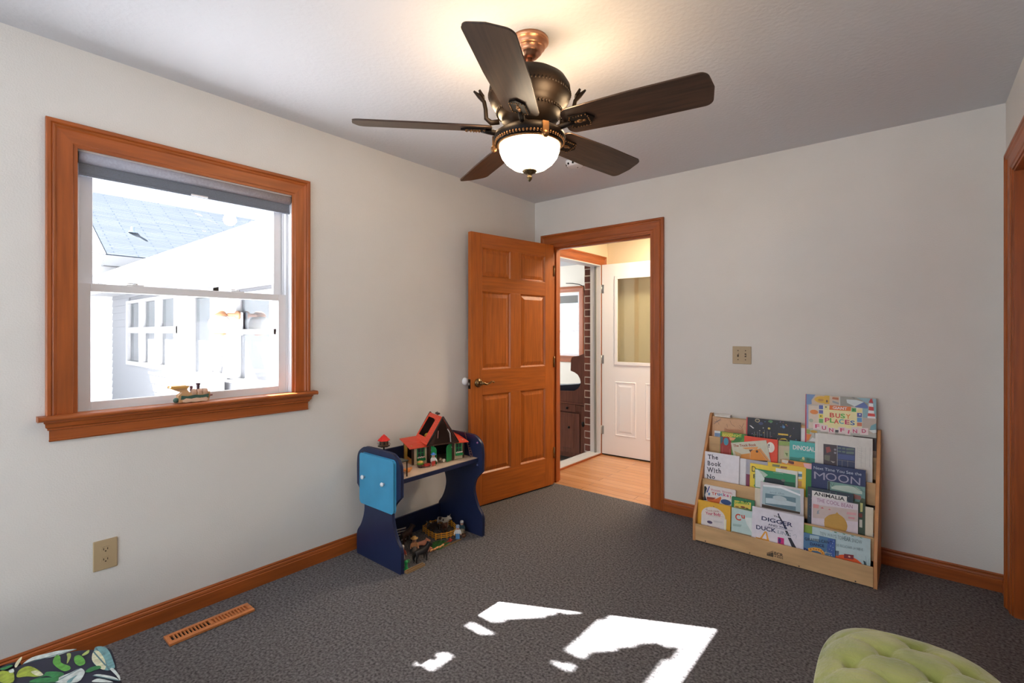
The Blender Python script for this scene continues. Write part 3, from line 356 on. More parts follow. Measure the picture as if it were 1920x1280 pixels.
 {'n':'board_book','o':[1.5542, -0.2809, 0.15],'w':0.1886,'h':0.1795,'t':0.014,'r':0.0,'c':(0.75, 0.72, 0.72),'l':'board book with rounded corners with multicoloured letters and a black spine','A':[['p', (0.01, 0.01, 0.012), [[-1.5, 167.4], [10.1, 169.7], [17.7, 156.6], [6.2, 114.2], [18.0, 83.9], [1.1, 80.3]]], ['p', (0.05, 0.07, 0.3), [[29.8, 173.6], [35.3, 172.9], [22.0, 132.0], [14.8, 132.3]]], ['p', (0.1, 0.25, 0.5), [[25.6, 132.8], [38.2, 133.5], [36.8, 117.0], [26.1, 116.5]]], ['p', (0.7, 0.15, 0.03), [[21.2, 99.1], [71.1, 102.6], [102.1, 123.5], [105.9, 113.6], [92.9, 75.1], [21.7, 81.1]]], ['p', (0.3, 0.05, 0.02), [[17.4, 105.6], [74.4, 110.5], [57.1, 96.0], [17.9, 87.5]]], ['e', (0.03, 0.08, 0.25), [134.0, 96.6], [31.2, 16.1]]],'T':[['Vroom, Vroom,','#m', 41.3, 148.7, 128.9, 14.4, 1.5, 0], ['T','#r', 48.4, 124.1, 16.8, 17.6, 5.8, 1], ['r','#r', 67.6, 125.9, 12.7, 16.1, 4.1, 1], ['u','#b', 83.8, 127.5, 15.5, 15.3, 6.7, 1], ['c','#c', 102.0, 129.9, 13.2, 14.2, 3.0, 1], ['k','#p', 117.6, 130.4, 16.2, 19.5, 1.8, 1], ['s','#p', 136.6, 130.8, 13.0, 14.1, -0.4, 1], ['!','#o', 158.0, 124.0, 4.4, 18.3, 3.9, 1]],'pg':None,'sp':(0.01, 0.01, 0.012),'rc':0.006,'cat':'book'},
 {'n':'board_book','o':[1.7242, -0.2929, 0.15],'w':0.1277,'h':0.1427,'t':0.01,'r':0.0,'c':(0.02, 0.2, 0.08),'l':'small green board book with a yellow label and leafy border','A':[['p', (0.75, 0.6, 0.1), [[16.0, 123.3], [109.8, 128.1], [109.0, 88.6], [15.4, 81.3]]], ['n','leaf', 18, 3], ['e', (0.2, 0.05, 0.02), [65.0, 92.4], [13.2, 5.6]], ['e', (0.2, 0.05, 0.02), [31.9, 88.5], [11.7, 2.6]], ['e', (0.2, 0.05, 0.02), [87.9, 90.7], [9.8, 2.9]]],'T':[['JAMBERRY','#g', 20.8, 106.9, 79.9, 12.1, 4.7, 1]],'pg':None,'sp':None,'rc':0.005,'cat':'book'},
 {'n':'picture_book','o':[1.8499, -0.2719, 0.15],'w':0.0467,'h':0.2157,'t':0.005,'r':0.0,'c':(0.68, 0.62, 0.5),'l':'cream book edge left of the whale photograph book','A':[],'T':[],'pg':None,'sp':None,'rc':0,'cat':'book'},
 {'n':'picture_book','o':[1.8817, -0.2829, 0.15],'w':0.2235,'h':0.2603,'t':0.008,'r':0.0,'c':(0.62, 0.6, 0.64),'l':'plastic-covered book with a misty blue sea photograph and grey border','A':[['p', (0.38, 0.52, 0.58), [[11.5, 238.8], [204.4, 250.8], [209.6, 128.0], [10.4, 133.2]]], ['p', (0.12, 0.22, 0.28), [[26.4, 197.6], [183.9, 203.6], [185.0, 130.4], [26.1, 133.3]]], ['p', (0.5, 0.62, 0.68), [[28.5, 171.0], [108.2, 181.3], [185.5, 175.0], [185.7, 155.5], [29.1, 140.7]]], ['e', (0.45, 0.55, 0.6), [102.2, 183.3], [36.2, 15.3]], ['p', (0.85, 0.9, 0.95), [[14.5, 244.5], [107.0, 254.3], [206.8, 228.0], [206.9, 218.2], [107.2, 241.0], [14.7, 234.3]]], ['p', (0.06, 0.035, 0.02), [[8.9, 131.1], [206.1, 129.3], [206.3, 118.0], [9.3, 112.6]]]],'T':[['and the','#d', 49.7, 204.1, 76.2, 11.8, 3.2, 0]],'pg':None,'sp':None,'rc':0,'cat':'book'},
 {'n':'picture_book','o':[2.1239, -0.2749, 0.15],'w':0.2106,'h':0.2763,'t':0.008,'r':0.0,'c':(0.02, 0.035, 0.06),'l':'dark crowded picture book with a white lettered label','A':[['n','dark', 70, 11], ['p', (0.78, 0.78, 0.76), [[20.0, 260.7], [182.9, 260.7], [181.9, 231.0], [20.5, 223.1]]]],'T':[['ANIMALIA','#k', 30.1, 238.0, 142.6, 19.5, -1.1, 1]],'pg':None,'sp':None,'rc':0,'cat':'book'},
 {'n':'picture_book','o':[2.1456, -0.2849, 0.15],'w':0.2111,'h':0.2316,'t':0.009,'r':0.0,'c':(0.72, 0.65, 0.72),'l':'pink and white book with a big yellow-brown bean','A':[['p', (0.6, 0.5, 0.48), [[3.5, 186.6], [208.9, 201.6], [209.3, 140.9], [4.4, 113.4]]], ['p', (0.68, 0.3, 0.3), [[6.2, 190.4], [34.0, 190.2], [31.5, 170.6], [6.5, 168.1]]], ['p', (0.6, 0.12, 0.14), [[39.8, 174.1], [50.7, 181.3], [57.6, 174.9]]], ['p', (0.6, 0.12, 0.14), [[76.6, 174.5], [83.3, 180.8], [90.1, 175.1]]], ['p', (0.3, 0.35, 0.42), [[26.1, 156.7], [37.1, 162.4], [31.7, 151.6], [37.4, 143.4], [23.6, 138.6]]], ['p', (0.68, 0.35, 0.38), [[162.8, 181.8], [203.9, 185.2], [204.0, 173.1], [160.3, 169.0]]], ['p', (0.65, 0.3, 0.33), [[168.2, 158.5], [196.4, 160.6], [196.5, 150.0], [168.2, 147.8]]], ['e', (0.55, 0.32, 0.06), [110.8, 113.9], [51.5, 33.4]], ['p', (0.55, 0.32, 0.06), [[71.1, 63.5], [61.1, 79.8], [59.2, 101.3], [62.3, 120.9], [70.3, 135.4], [82.3, 147.0], [97.0, 154.8], [110.4, 159.8], [118.2, 170.6], [126.3, 160.4], [139.5, 154.2], [151.4, 143.8], [160.6, 127.6], [164.9, 108.7], [163.0, 89.8], [155.9, 75.8]]], ['p', (0.55, 0.32, 0.06), [[110.4, 151.1], [118.2, 170.0], [129.0, 155.4]]]],'T':[['THE COOL BEAN','#v', 22.8, 206.2, 164.3, 19.7, -0.3, 0]],'pg':None,'sp':None,'rc':0,'cat':'book'},
 {'n':'picture_book','o':[2.3348, -0.2739, 0.15],'w':0.0523,'h':0.2394,'t':0.007,'r':0.0,'c':(0.04, 0.07, 0.04),'l':'dark green book edge right of the bean book','A':[['p', (0.5, 0.5, 0.18), [[30.1, 239.1], [42.0, 240.2], [40.5, 194.2], [30.4, 191.9]]], ['p', (0.2, 0.03, 0.02), [[24.1, 184.3], [39.3, 184.8], [39.4, 163.6], [24.3, 163.1]]], ['p', (0.6, 0.58, 0.5), [[26.9, 151.5], [39.5, 153.0], [39.8, 112.2], [27.1, 112.1]]]],'T':[],'pg':None,'sp':None,'rc':0,'cat':'book'},
 {'n':'picture_book','o':[2.3878, -0.2729, 0.15],'w':0.0334,'h':0.2245,'t':0.006,'r':0.0,'c':(0.72, 0.66, 0.52),'l':'cream book standing against the right side of the second lowest row','A':[],'T':[],'pg':None,'sp':None,'rc':0,'cat':'book'},
 {'n':'picture_book','o':[1.5357, -0.3442, 0.022],'w':0.1952,'h':0.2218,'t':0.012,'r':0.0,'c':(0.75, 0.42, 0.03),'l':'orange-yellow book with a white disc on the cover','A':[['e', (0.75, 0.7, 0.66), [94.0, 141.1], [71.9, 54.1]], ['l', (0.3, 0.3, 0.32), 0.6, [[28.6, 134.4], [155.9, 150.7]]], ['e', (0.1, 0.05, 0.1), [95.8, 199.5], [3.1, 2.4]], ['l', (0.2, 0.05, 0.1), 1, [[54.9, 187.5], [55.5, 166.8], [46.5, 175.2]]]],'T':[['Look inside','#n', 60.7, 163.8, 68.6, 11.0, 8.0, 0], ['Your Body','#m', 49.2, 142.7, 90.5, 17.5, 5.8, 1]],'pg':None,'sp':None,'rc':0,'cat':'book'},
 {'n':'picture_book','o':[1.5618, -0.3502, 0.022],'w':0.1473,'h':0.1407,'t':0.004,'r':0.0,'c':(0.72, 0.69, 0.7),'l':'small white booklet with a purple blot in front of the orange-yellow book','A':[['e', (0.08, 0.06, 0.14), [50.4, 102.5], [16.3, 8.8]], ['l', (0.3, 0.3, 0.35), 0.5, [[72.2, 116.4], [125.7, 122.5]]], ['l', (0.3, 0.3, 0.35), 0.5, [[72.3, 110.2], [125.9, 116.5]]], ['p', (0.8, 0.78, 0.6), [[135.0, 148.5], [145.5, 149.3], [149.9, 81.2], [136.7, 79.6]]], ['l', (0.4, 0.12, 0.08), 1.4, [[33.9, 78.8], [110.2, 79.6]]]],'T':[],'pg':None,'sp':None,'rc':0,'cat':'book'},
 {'n':'picture_book','o':[1.7371, -0.3422, 0.022],'w':0.1406,'h':0.2175,'t':0.01,'r':0.0,'c':(0.5, 0.66, 0.66),'l':'pale aqua book with large red letters beside the digger book','A':[['p', (0.78, 0.85, 0.85), [[71.4, 176.2], [112.0, 182.5], [113.8, 97.7], [83.2, 142.6]]], ['p', (0.4, 0.3, 0.2), [[2.4, 79.8], [111.1, 80.6], [111.3, 70.8], [2.6, 69.1]]], ['p', (0.35, 0.5, 0.5), [[7.1, 123.9], [58.3, 129.8], [52.3, 115.1], [7.4, 110.6]]]],'T':[['C','#r', 23.3, 148.6, 31.0, 37.3, 9.5, 1], ['u','#r', 55.8, 167.5, 19.0, 21.4, 6.6, 1]],'pg':None,'sp':None,'rc':0,'cat':'book'},
 {'n':'picture_book','o':[1.8539, -0.3542, 0.022],'w':0.2624,'h':0.2546,'t':0.008,'r':0.0,'c':(0.76, 0.74, 0.84),'l':'large white book with bold navy words and an orange digger, bottom row','A':[['p', (0.012, 0.012, 0.05), [[131.8, 242.3], [139.0, 245.6], [142.1, 232.0], [183.3, 169.6], [172.0, 165.1], [142.3, 217.8]]], ['l', (0.05, 0.07, 0.2), 1, [[66.9, 157.9], [208.7, 165.7]]], ['p', (0.75, 0.35, 0.04), [[67.5, 127.5], [76.5, 128.2], [53.5, 82.1], [42.9, 82.5]]], ['p', (0.75, 0.35, 0.04), [[72.0, 128.7], [79.5, 125.8], [93.8, 73.6], [82.0, 75.2]]], ['p', (0.75, 0.35, 0.04), [[21.6, 83.4], [83.2, 85.1], [83.4, 77.2], [21.8, 73.7]]], ['p', (0.55, 0.02, 0.2), [[135.5, 113.2], [167.1, 113.7], [167.7, 79.3], [136.1, 77.1]]], ['p', (0.65, 0.1, 0.15), [[131.8, 75.9], [170.5, 80.1], [177.7, 72.7], [130.5, 69.2]]], ['e', (0.06, 0.02, 0.2), [145.0, 95.2], [6.9, 13.9]], ['p', (0.015, 0.015, 0.03), [[185.4, 123.2], [200.9, 125.7], [232.4, 72.3], [210.2, 69.2]]], ['p', (0.015, 0.015, 0.03), [[170.6, 158.5], [183.4, 158.6], [195.1, 133.5], [183.9, 130.6]]], ['l', (0.3, 0.33, 0.45), 0.8, [[209.1, 140.3], [222.9, 150.1], [228.6, 142.3], [226.0, 129.2]]]],'T':[['THE','#k', 111.7, 221.7, 36.5, 8.1, -3.9, 1], ['DIGGER','#B', 49.8, 188.6, 158.6, 21.9, -0.7, 1], ['AND THE','#B', 84.7, 166.2, 95.8, 10.7, 0.7, 1], ['DUCK','#B', 22.8, 130.7, 103.7, 22.9, 2.2, 1], ['LING','#d', 135.1, 133.7, 65.8, 19.2, -3.0, 0]],'pg':None,'sp':None,'rc':0,'cat':'book'},
 {'n':'picture_book','o':[2.1148, -0.3372, 0.022],'w':0.0596,'h':0.2078,'t':0.005,'r':0.0,'c':(0.25, 0.4, 0.05),'l':'lime green book edge above the giraffe book','A':[['r', (0.03, 0.08, 0.02), [0.0, 0.0, 59.6, 149.6]]],'T':[],'pg':None,'sp':None,'rc':0,'cat':'book'},
 {'n':'picture_book','o':[2.1569, -0.3482, 0.022],'w':0.2573,'h':0.2097,'t':0.01,'r':0.0,'c':(0.5, 0.66, 0.7),'l':'light blue book with thin grey capitals with an orange hill','A':[['e', (0.75, 0.1, 0.015), [160.0, 48.2], [73.7, 54.7]], ['p', (0.12, 0.16, 0.24), [[100.2, 111.5], [122.4, 114.5], [121.3, 88.3], [100.4, 85.6]]], ['p', (0.22, 0.02, 0.03), [[144.5, 106.2], [186.5, 111.7], [186.7, 89.5], [144.7, 83.8]]], ['e', (0.8, 0.4, 0.3), [167.8, 98.4], [4.9, 4.3]], ['l', (0.15, 0.03, 0.02), 0.8, [[137.9, 77.0], [200.2, 76.0]]], ['p', (0.05, 0.1, 0.12), [[226.5, 96.3], [237.0, 93.1], [242.3, 72.8], [252.7, 72.7], [234.6, 64.2]]], ['l', (0.25, 0.4, 0.48), 0.8, [[236.8, 121.3], [242.3, 75.9]]], ['l', (0.25, 0.4, 0.48), 0.8, [[251.2, 112.9], [248.8, 74.7]]], ['p', (0.75, 0.7, 0.55), [[80.8, 213.3], [92.1, 213.6], [92.2, 204.7], [80.9, 205.1]]], ['p', (0.06, 0.2, 0.06), [[100.0, 213.6], [111.2, 213.8], [111.3, 205.1], [100.1, 205.5]]], ['p', (0.75, 0.7, 0.55), [[119.0, 213.9], [130.1, 214.1], [130.2, 205.4], [119.1, 205.8]]], ['p', (0.06, 0.2, 0.06), [[137.8, 214.2], [148.8, 214.4], [148.9, 205.7], [137.9, 206.1]]], ['p', (0.75, 0.7, 0.55), [[156.5, 214.4], [167.4, 214.7], [167.5, 206.0], [156.6, 206.4]]], ['p', (0.06, 0.2, 0.06), [[175.0, 214.7], [185.8, 214.9], [185.9, 206.3], [175.1, 206.7]]], ['p', (0.75, 0.7, 0.55), [[193.3, 215.0], [204.0, 215.2], [204.1, 206.6], [193.4, 207.0]]], ['p', (0.06, 0.2, 0.06), [[211.5, 215.2], [222.1, 215.5], [222.1, 206.9], [211.5, 207.3]]], ['p', (0.75, 0.7, 0.55), [[229.5, 215.5], [240.0, 215.7], [240.0, 207.2], [229.5, 207.6]]]],'T':[['TEN WAYS','#e', 35.3, 176.9, 75.4, 17.5, 0.8, 0], ['TO','#e', 115.5, 175.9, 17.4, 19.4, -1.0, 0], ['HEAR','#e', 135.7, 176.4, 38.2, 21.0, 0.7, 1], ['SNOW','#e', 178.0, 176.4, 44.0, 19.4, 1.8, 0], ['DE ESCUCHAR LA NIEVE','#e', 110.3, 137.1, 116.1, 13.0, 3.2, 0]],'pg':None,'sp':None,'rc':0,'cat':'book'},
 {'n':'picture_book','o':[2.1183, -0.3562, 0.022],'w':0.145,'h':0.172,'t':0.007,'r':0.0,'c':(0.08, 0.2, 0.38),'l':'starry blue book with a spotted giraffe neck in front of the light blue one','A':[['p', (0.35, 0.5, 0.6), [[28.4, 166.9], [72.2, 170.0], [69.7, 141.2], [25.8, 139.5]]], ['p', (0.05, 0.12, 0.4), [[112.3, 169.0], [144.6, 172.7], [141.4, 72.8], [107.3, 108.7]]], ['p', (0.015, 0.02, 0.14), [[1.2, 92.6], [20.6, 84.6], [79.2, 68.0], [141.4, 72.8], [1.6, 59.2]]], ['p', (0.8, 0.4, 0.05), [[20.5, 92.9], [49.7, 106.0], [78.7, 107.3], [96.1, 92.5], [99.1, 73.7], [84.9, 69.6], [81.8, 85.2], [64.5, 90.2], [41.2, 87.0], [29.7, 70.5], [23.7, 72.1]]], ['l', (0.75, 0.65, 0.4), 0.9, [[96.1, 92.5], [130.0, 95.5]]], ['l', (0.75, 0.65, 0.4), 0.9, [[104.5, 101.4], [101.9, 84.3]]], ['e', (0.4, 0.1, 0.01), [32.3, 91.2], [3.9, 3.3]], ['e', (0.4, 0.1, 0.01), [46.9, 96.9], [3.9, 3.3]], ['e', (0.4, 0.1, 0.01), [58.6, 96.8], [3.8, 3.2]], ['e', (0.4, 0.1, 0.01), [70.2, 98.4], [3.8, 3.3]], ['e', (0.4, 0.1, 0.01), [81.7, 95.0], [3.8, 3.2]], ['e', (0.4, 0.1, 0.01), [89.0, 87.2], [3.7, 3.2]], ['e', (0.4, 0.1, 0.01), [92.0, 76.6], [3.7, 3.2]], ['e', (0.6, 0.7, 0.8), [118.1, 157.4], [1.7, 1.5]], ['e', (0.6, 0.7, 0.8), [132.3, 148.2], [1.7, 1.5]], ['e', (0.6, 0.7, 0.8), [124.0, 132.9], [1.7, 1.5]], ['e', (0.6, 0.7, 0.8), [118.6, 115.1], [1.7, 1.5]], ['e', (0.6, 0.7, 0.8), [129.9, 111.7], [1.7, 1.5]], ['e', (0.6, 0.7, 0.8), [135.3, 129.5], [1.7, 1.5]], ['e', (0.6, 0.7, 0.8), [130.1, 85.8], [1.7, 1.5]], ['e', (0.6, 0.7, 0.8), [118.9, 82.6], [1.7, 1.5]], ['e', (0.6, 0.7, 0.8), [8.8, 81.3], [1.8, 1.5]], ['e', (0.6, 0.7, 0.8), [137.8, 162.7], [1.7, 1.5]]],'T':[["GIRAFFES CAN'T",'#k', 5.1, 132.3, 127.8, 15.6, 5.7, 0], ['DANCE','#B', 30.6, 112.4, 65.4, 14.9, 4.9, 1]],'pg':None,'sp':None,'rc':0,'cat':'book'}]
# ---------------------------------------------------------------- ceiling fan
BRONZE = mat('dark_bronze', (.011, .007, .005), .5, .1, noise=.3, nscale=20, spec=.15); COPPER = mat('brushed_copper', (.62, .30, .17), .33, .9)
GOLDB = mat('rubbed_bronze', (.20, .095, .035), .4, .8)
BLADE = mat('blade_walnut', (.060, .030, .017), .42, noise=.55, nscale=9, stretch=(.6, 9, 9), detail=6)
GLOBE = mat('lit_alabaster', (.9, .85, .75), .3, emit=(1, .80, .56), estr=15.0)
FZ = 2.44
fan = tag(empty('ceiling_fan', (1.432, -1.93, FZ)), 'five-blade dark wood ceiling fan with a lit glass bowl', 'ceiling fan')
MB().lathe([(.074, 0), (.075, -.012), (.071, -.016), (.064, -.020), (.062, -.030), (.056, -.036), (.050, -.038), (.048, -.050), (.040, -.058), (.035, -.060), (.033, -.066), (.022, -.072), (.0005, -.072)], COPPER, n=48).build('canopy', fan)
MB().lathe([(.0125, -.07), (.0125, -.135)], COPPER, n=20).lathe([(.026, -.128), (.026, -.138), (.014, -.140)], COPPER, n=24).build('downrod', fan)
hz = MB().lathe([(.022, -.130), (.075, -.134), (.115, -.146), (.143, -.166), (.158, -.192), (.161, -.215), (.156, -.240), (.142, -.262), (.134, -.270), (.134, -.276), (.128, -.280), (.124, -.292), (.112, -.302), (.108, -.318), (.080, -.330), (.070, -.345), (.0005, -.345)], BRONZE, n=56)
for rr, zz, nn in ((.159, -.222, 72), (.128, -.288, 60)):       # rope mouldings
    for k in range(nn):
        a = 2*pi*k/nn; hz.ball((rr*cos(a), rr*sin(a), zz), (.0045, .0045, .0062), BRONZE, n=6, h=4)
hz.build('motor_housing', fan)
for k in range(3):      # scrolled arms beside the motor
    a = radians((38, 128, -141)[k]); c_, s_ = cos(a), sin(a)
    pr = [(.118, -.318), (.150, -.322), (.170, -.305), (.172, -.270), (.178, -.240), (.194, -.220), (.218, -.198)]
    q = MB().tube([(r*c_, r*s_, z) for r, z in pr], [.011, .011, .009, .008, .008, .010, .004], BRONZE, 8)
    M_ = Matrix.Rotation(a, 4, 'Z'); q.box((.184, -.013, -.226), (.192, .013, -.196), BRONZE, M_ @ Matrix.Translation((.188, 0, -.21)) @ Matrix.Rotation(.6, 4, 'Y') @ Matrix.Translation((-.188, 0, .21))); q.build('scroll_arm', fan)
BZ = -.352; PITCH = radians(15)
def blade_outline():
    pts = []
    r0, r1, w0, w1 = .150, .665, .066, .076
    def arc(cx, cy, r, a0, a1, n=6): return [(cx+r*cos(a0+(a1-a0)*i/n), cy+r*sin(a0+(a1-a0)*i/n)) for i in range(n+1)]
    pts += arc(r1-.035, w1-.035, .035, pi/2, .15, 6)[::-1][::-1]
    pts = arc(r0+.03, -w0+.03, .03, pi, 1.5*pi)+[(r1-.25, -w1)]+arc(r1-.030, -w1+.030, .030, 1.5*pi, 2*pi-.12)+[(r1+.008, 0)]+arc(r1-.030, w1-.030, .030, .12, pi/2)+[(r1-.25, w1)]+arc(r0+.03, w0-.03, .03, pi/2, pi)
    return pts
for k in range(5):
    a = radians(10+72*k)
    bl = MB().prism(blade_outline(), -.003, .003, BLADE, 'z').build('blade', fan, bevel=.0015)
    M_ = Matrix.Translation((0, 0, BZ)) @ Matrix.Rotation(a, 4, 'Z') @ Matrix.Rotation(-PITCH, 4, 'X')
    bl.matrix_local = M_
    br = MB().tube([(.085, 0, -.004), (.12, 0, -.018), (.155, 0, -.012), (.19, 0, -.007)], [.014, .011, .011, .009], BRONZE, 8)
    br.prism([(.175, -.034), (.245, -.030), (.268, 0), (.245, .030), (.175, .034), (.165, 0)], -.010, -.003, BRONZE, 'z')
    for i in range(22):
        t = 2*pi*i/22; e = max(abs(cos(t)), abs(sin(t))); br.ball((.212+.036*cos(t)/e, .028*sin(t)/e, -.011), .0028, GOLDB, n=6, h=4)
    br.ball((.212, 0, -.010), (.014, .010, .005), GOLDB, n=8, h=5).ball((.196, 0, -.010), (.008, .006, .004), GOLDB, n=8, h=5).ball((.230, 0, -.010), (.008, .006, .004), GOLDB, n=8, h=5)
    br.build('blade_iron', bl)
lk = MB().lathe([(.040, -.345), (.045, -.352), (.090, -.356), (.120, -.362), (.137, -.374), (.141, -.388), (.136, -.400), (.128, -.408), (.122, -.412), (.112, -.412), (.112, -.404), (.050, -.385), (.0005, -.38)], BRONZE, n=56)
for k in range(64):
    a = 2*pi*k/64; lk.ball((.134*cos(a), .134*sin(a), -.402), (.005, .005, .006), GOLDB, n=6, h=4)
lk.lathe([(.1255, -.4095), (.1275, -.413), (.1245, -.417), (.119, -.415)], GOLDB, n=56); lk.build('light_ring', fan)
for k in range(3):
    a = 2*pi*k/3+radians(-28); M_ = Matrix.Rotation(a, 4, 'Z')
    MB().box((.132, -.012, -.425), (.146, .012, -.372), GOLDB, M_).ball((.142, 0, -.418), (.012, .014, .014), GOLDB, M_, 10, 6).box((.120, -.009, -.378), (.142, .009, -.370), GOLDB, M_).build('clasp', fan)
MB().lathe([(.116, -.410), (.1185, -.420), (.117, -.436), (.109, -.458), (.092, -.480), (.068, -.498), (.040, -.509), (.012, -.513)], GLOBE, n=56).build('glass_bowl', fan)
MB().lathe([(.012, -.503), (.028, -.508), (.029, -.514), (.022, -.519), (.009, -.526), (.007, -.530), (.011, -.535), (.009, -.544), (.004, -.551), (.0005, -.554)], mat('aged_brass', (.10, .07, .035), .35, .9), n=24).build('finial', fan)
# point lights added around the motor to give the bowl's glow on the ceiling
for k in range(5):
    a = 2*pi*k/5+radians(46); l = light('added_uplight', 'POINT', (0, 0, 0), 3.6, (1, .68, .38), shadow_soft_size=.045); l.parent = fan; l.location = (.205*cos(a), .205*sin(a), -.285)
# ---------------------------------------------------------------- wall and ceiling fittings
IV = mat('almond_plastic', (.42, .32, .19), .45); IVD = mat('almond_slot', (.06, .035, .015), .6)
sd = tag(empty('smoke_detector', (.842, -.671, 2.44)), 'white round smoke detector on the ceiling behind the fan', 'smoke detector')
MB().lathe([(.062, 0), (.062, -.012), (.058, -.020), (.052, -.034), (.040, -.038), (.0005, -.038)], VINYL, n=40).build('body', sd)
q = MB()
for k in range(10): a = 2*pi*k/10; q.box((.052, -.006, -.030), (.060, .006, -.018), DARKM, Matrix.Rotation(a, 4, 'Z'))
q.ball((.012, .015, -.038), .004, DARKM, n=8, h=5); q.build('vent_slots', sd)
sw = tag(empty('light_switch', (1.7105, 0, 1.148)), 'almond double light switch plate on the back wall', 'light switch')
MB().box((-.058, -.006, -.058), (.058, 0, .058), IV).build('cover_plate', sw, bevel=.003)
for s in (-1, 1):
    MB().box((s*.023-.005, -.0066, -.012), (s*.023+.005, -.006, .012), IVD).build('slot', sw)
    MB().box((s*.023-.0035, -.014, -.004*s), (s*.023+.0035, -.0062, .008-.004*s), IV).build('toggle', sw, bevel=.001)
    for z in (-.03, .03): MB().lathe([(.0035, 0), (.003, .0012)], IVD, Matrix.Translation((s*.023, -.006, z)) @ Matrix.Rotation(pi/2, 4, 'X'), 10).build('screw', sw)
ol = tag(empty('wall_outlet', (0, -2.965, .375)), 'almond double power outlet low on the left wall', 'outlet')
MB().box((0, -.040, -.062), (.006, .040, .062), IV).build('cover_plate', ol, bevel=.003)
for s in (-1, 1):
    MB().prism([(.017*cos(t*pi/8) if abs(.017*cos(t*pi/8)) else 0, s*.021+max(-.0125, min(.0125, .017*sin(t*pi/8)))) for t in range(16)], .0061, .0078, IV, 'x').build('socket', ol)
    q = MB()
    for yy in (-.0065, .0065): q.box((.0076, yy-.0014, s*.021-.001), (.0084, yy+.0014, s*.021+.007), IVD)
    q.lathe([(.0028, 0), (.0026, .001)], IVD, Matrix.Translation((.0077, 0, s*.021-.006)) @ Matrix.Rotation(pi/2, 4, 'Y'), 10); q.build('slots', ol)
vt = tag(empty('floor_register', (.189, -2.632, 0)), 'orange wood floor vent in the carpet along the left wall', 'vent')
VW = wood('register_wood', (.62, .22, .07), 'y')
q = MB(); n = 11
q.box((-.042, -.168, .002), (-.024, .168, .012), VW).box((.018, -.168, .002), (.042, .168, .012), VW)
for (a, b) in ((-.168, -.152), (-.006, .006), (.152, .168)): q.box((-.024, a, .002), (.018, b, .012), VW)
for s in (0, 1):
    for i in range(1, n): yy = -.152+s*.158+i*.146/n; q.box((-.024, yy-.0028, .004), (.018, yy+.0028, .0115), VW)
q.build('grille', vt, bevel=.001)
MB().box((-.024, -.152, .001), (.018, -.006, .0035), mat('duct_dark', (.01, .01, .01), .8)).build('duct_opening', vt)
MB().box((-.024, .006, .001), (.018, .152, .0045), VW).build('damper', vt)
# ---------------------------------------------------------------- bookcase
BIRCH = mat('birch_ply', (.62, .40, .20), .45, noise=.28, nscale=5, stretch=(.7, 1, 4), detail=5); BIRCHE = mat('birch_edge', (.58, .28, .11), .5, noise=.2, nscale=12)
bc = tag(empty('book_display_shelf', (1.52, 0, 0)), 'low birch plywood book display shelf of five tiers against the back wall', 'bookshelf')
side = [(-.375, 0), (-.372, .135), (-.362, .165), (-.052, .742), (-.045, .750), (-.020, .752), (-.020, 0)]
YP = [-.37, -.305, -.24, -.175, -.11, -.035]; ZT = [.107, .235, .36, .485, .61, .735]
for x in (0, .908):
    MB().prism(side, x, x+.016, BIRCHE, 'x').build('side_panel', bc, bevel=.0025)
for k in range(5):
    MB().box((.016, YP[k]-.006, (.006 if k == 0 else ZT[k]-.12)), (.908, YP[k]+.006, ZT[k]), BIRCH).build('tier_panel' if k else 'front_panel', bc, bevel=.0015)
    MB().box((.016, YP[k]+.006, ZT[k]-.097), (.908, YP[k+1]-.006, ZT[k]-.087), BIRCH).build('shelf_board', bc)
MB().box((.016, -.041, .35), (.908, -.029, ZT[5]), BIRCH).build('back_panel', bc, bevel=.0015)
BLK = mat('black_ink', (.008, .008, .01), .6)
q = MB(); FY = -.3765
for x, z in ((1.597, .014), (1.849, .014), (2.100, .014), (2.354, .014)): q.lathe([(.0035, 0), (.003, .001)], BLK, Matrix.Translation((x-1.52, FY+.0005, z)) @ Matrix.Rotation(pi/2, 4, 'X'), 10)
q.build('screws', bc)
q = MB(); MF = lambda x, z: Matrix(((1, 0, 0, x-1.52), (0, 0, -1, FY), (0, 1, 0, z), (0, 0, 0, 1)))
for i in range(5):
    x = 1.9405+i*.0068; q.box((x-1.52, FY-.0003, .0265), (x-1.52+.0052, FY, .0375+i*.0038), BLK); q.lathe([(.0026, 0), (.0026, .0004)], BLK, Matrix.Translation((x-1.52+.0026, FY, .0415+i*.0042)) @ Matrix.Rotation(pi/2, 4, 'X'), 10)
put_text(q, 'ECR', BLK, MF(1.9785, .0425), .044, .017, 1); put_text(q, '4 KIDS', BLK, MF(1.9785, .0295), .044, .009, 1)
q.build('printed_logo', bc)
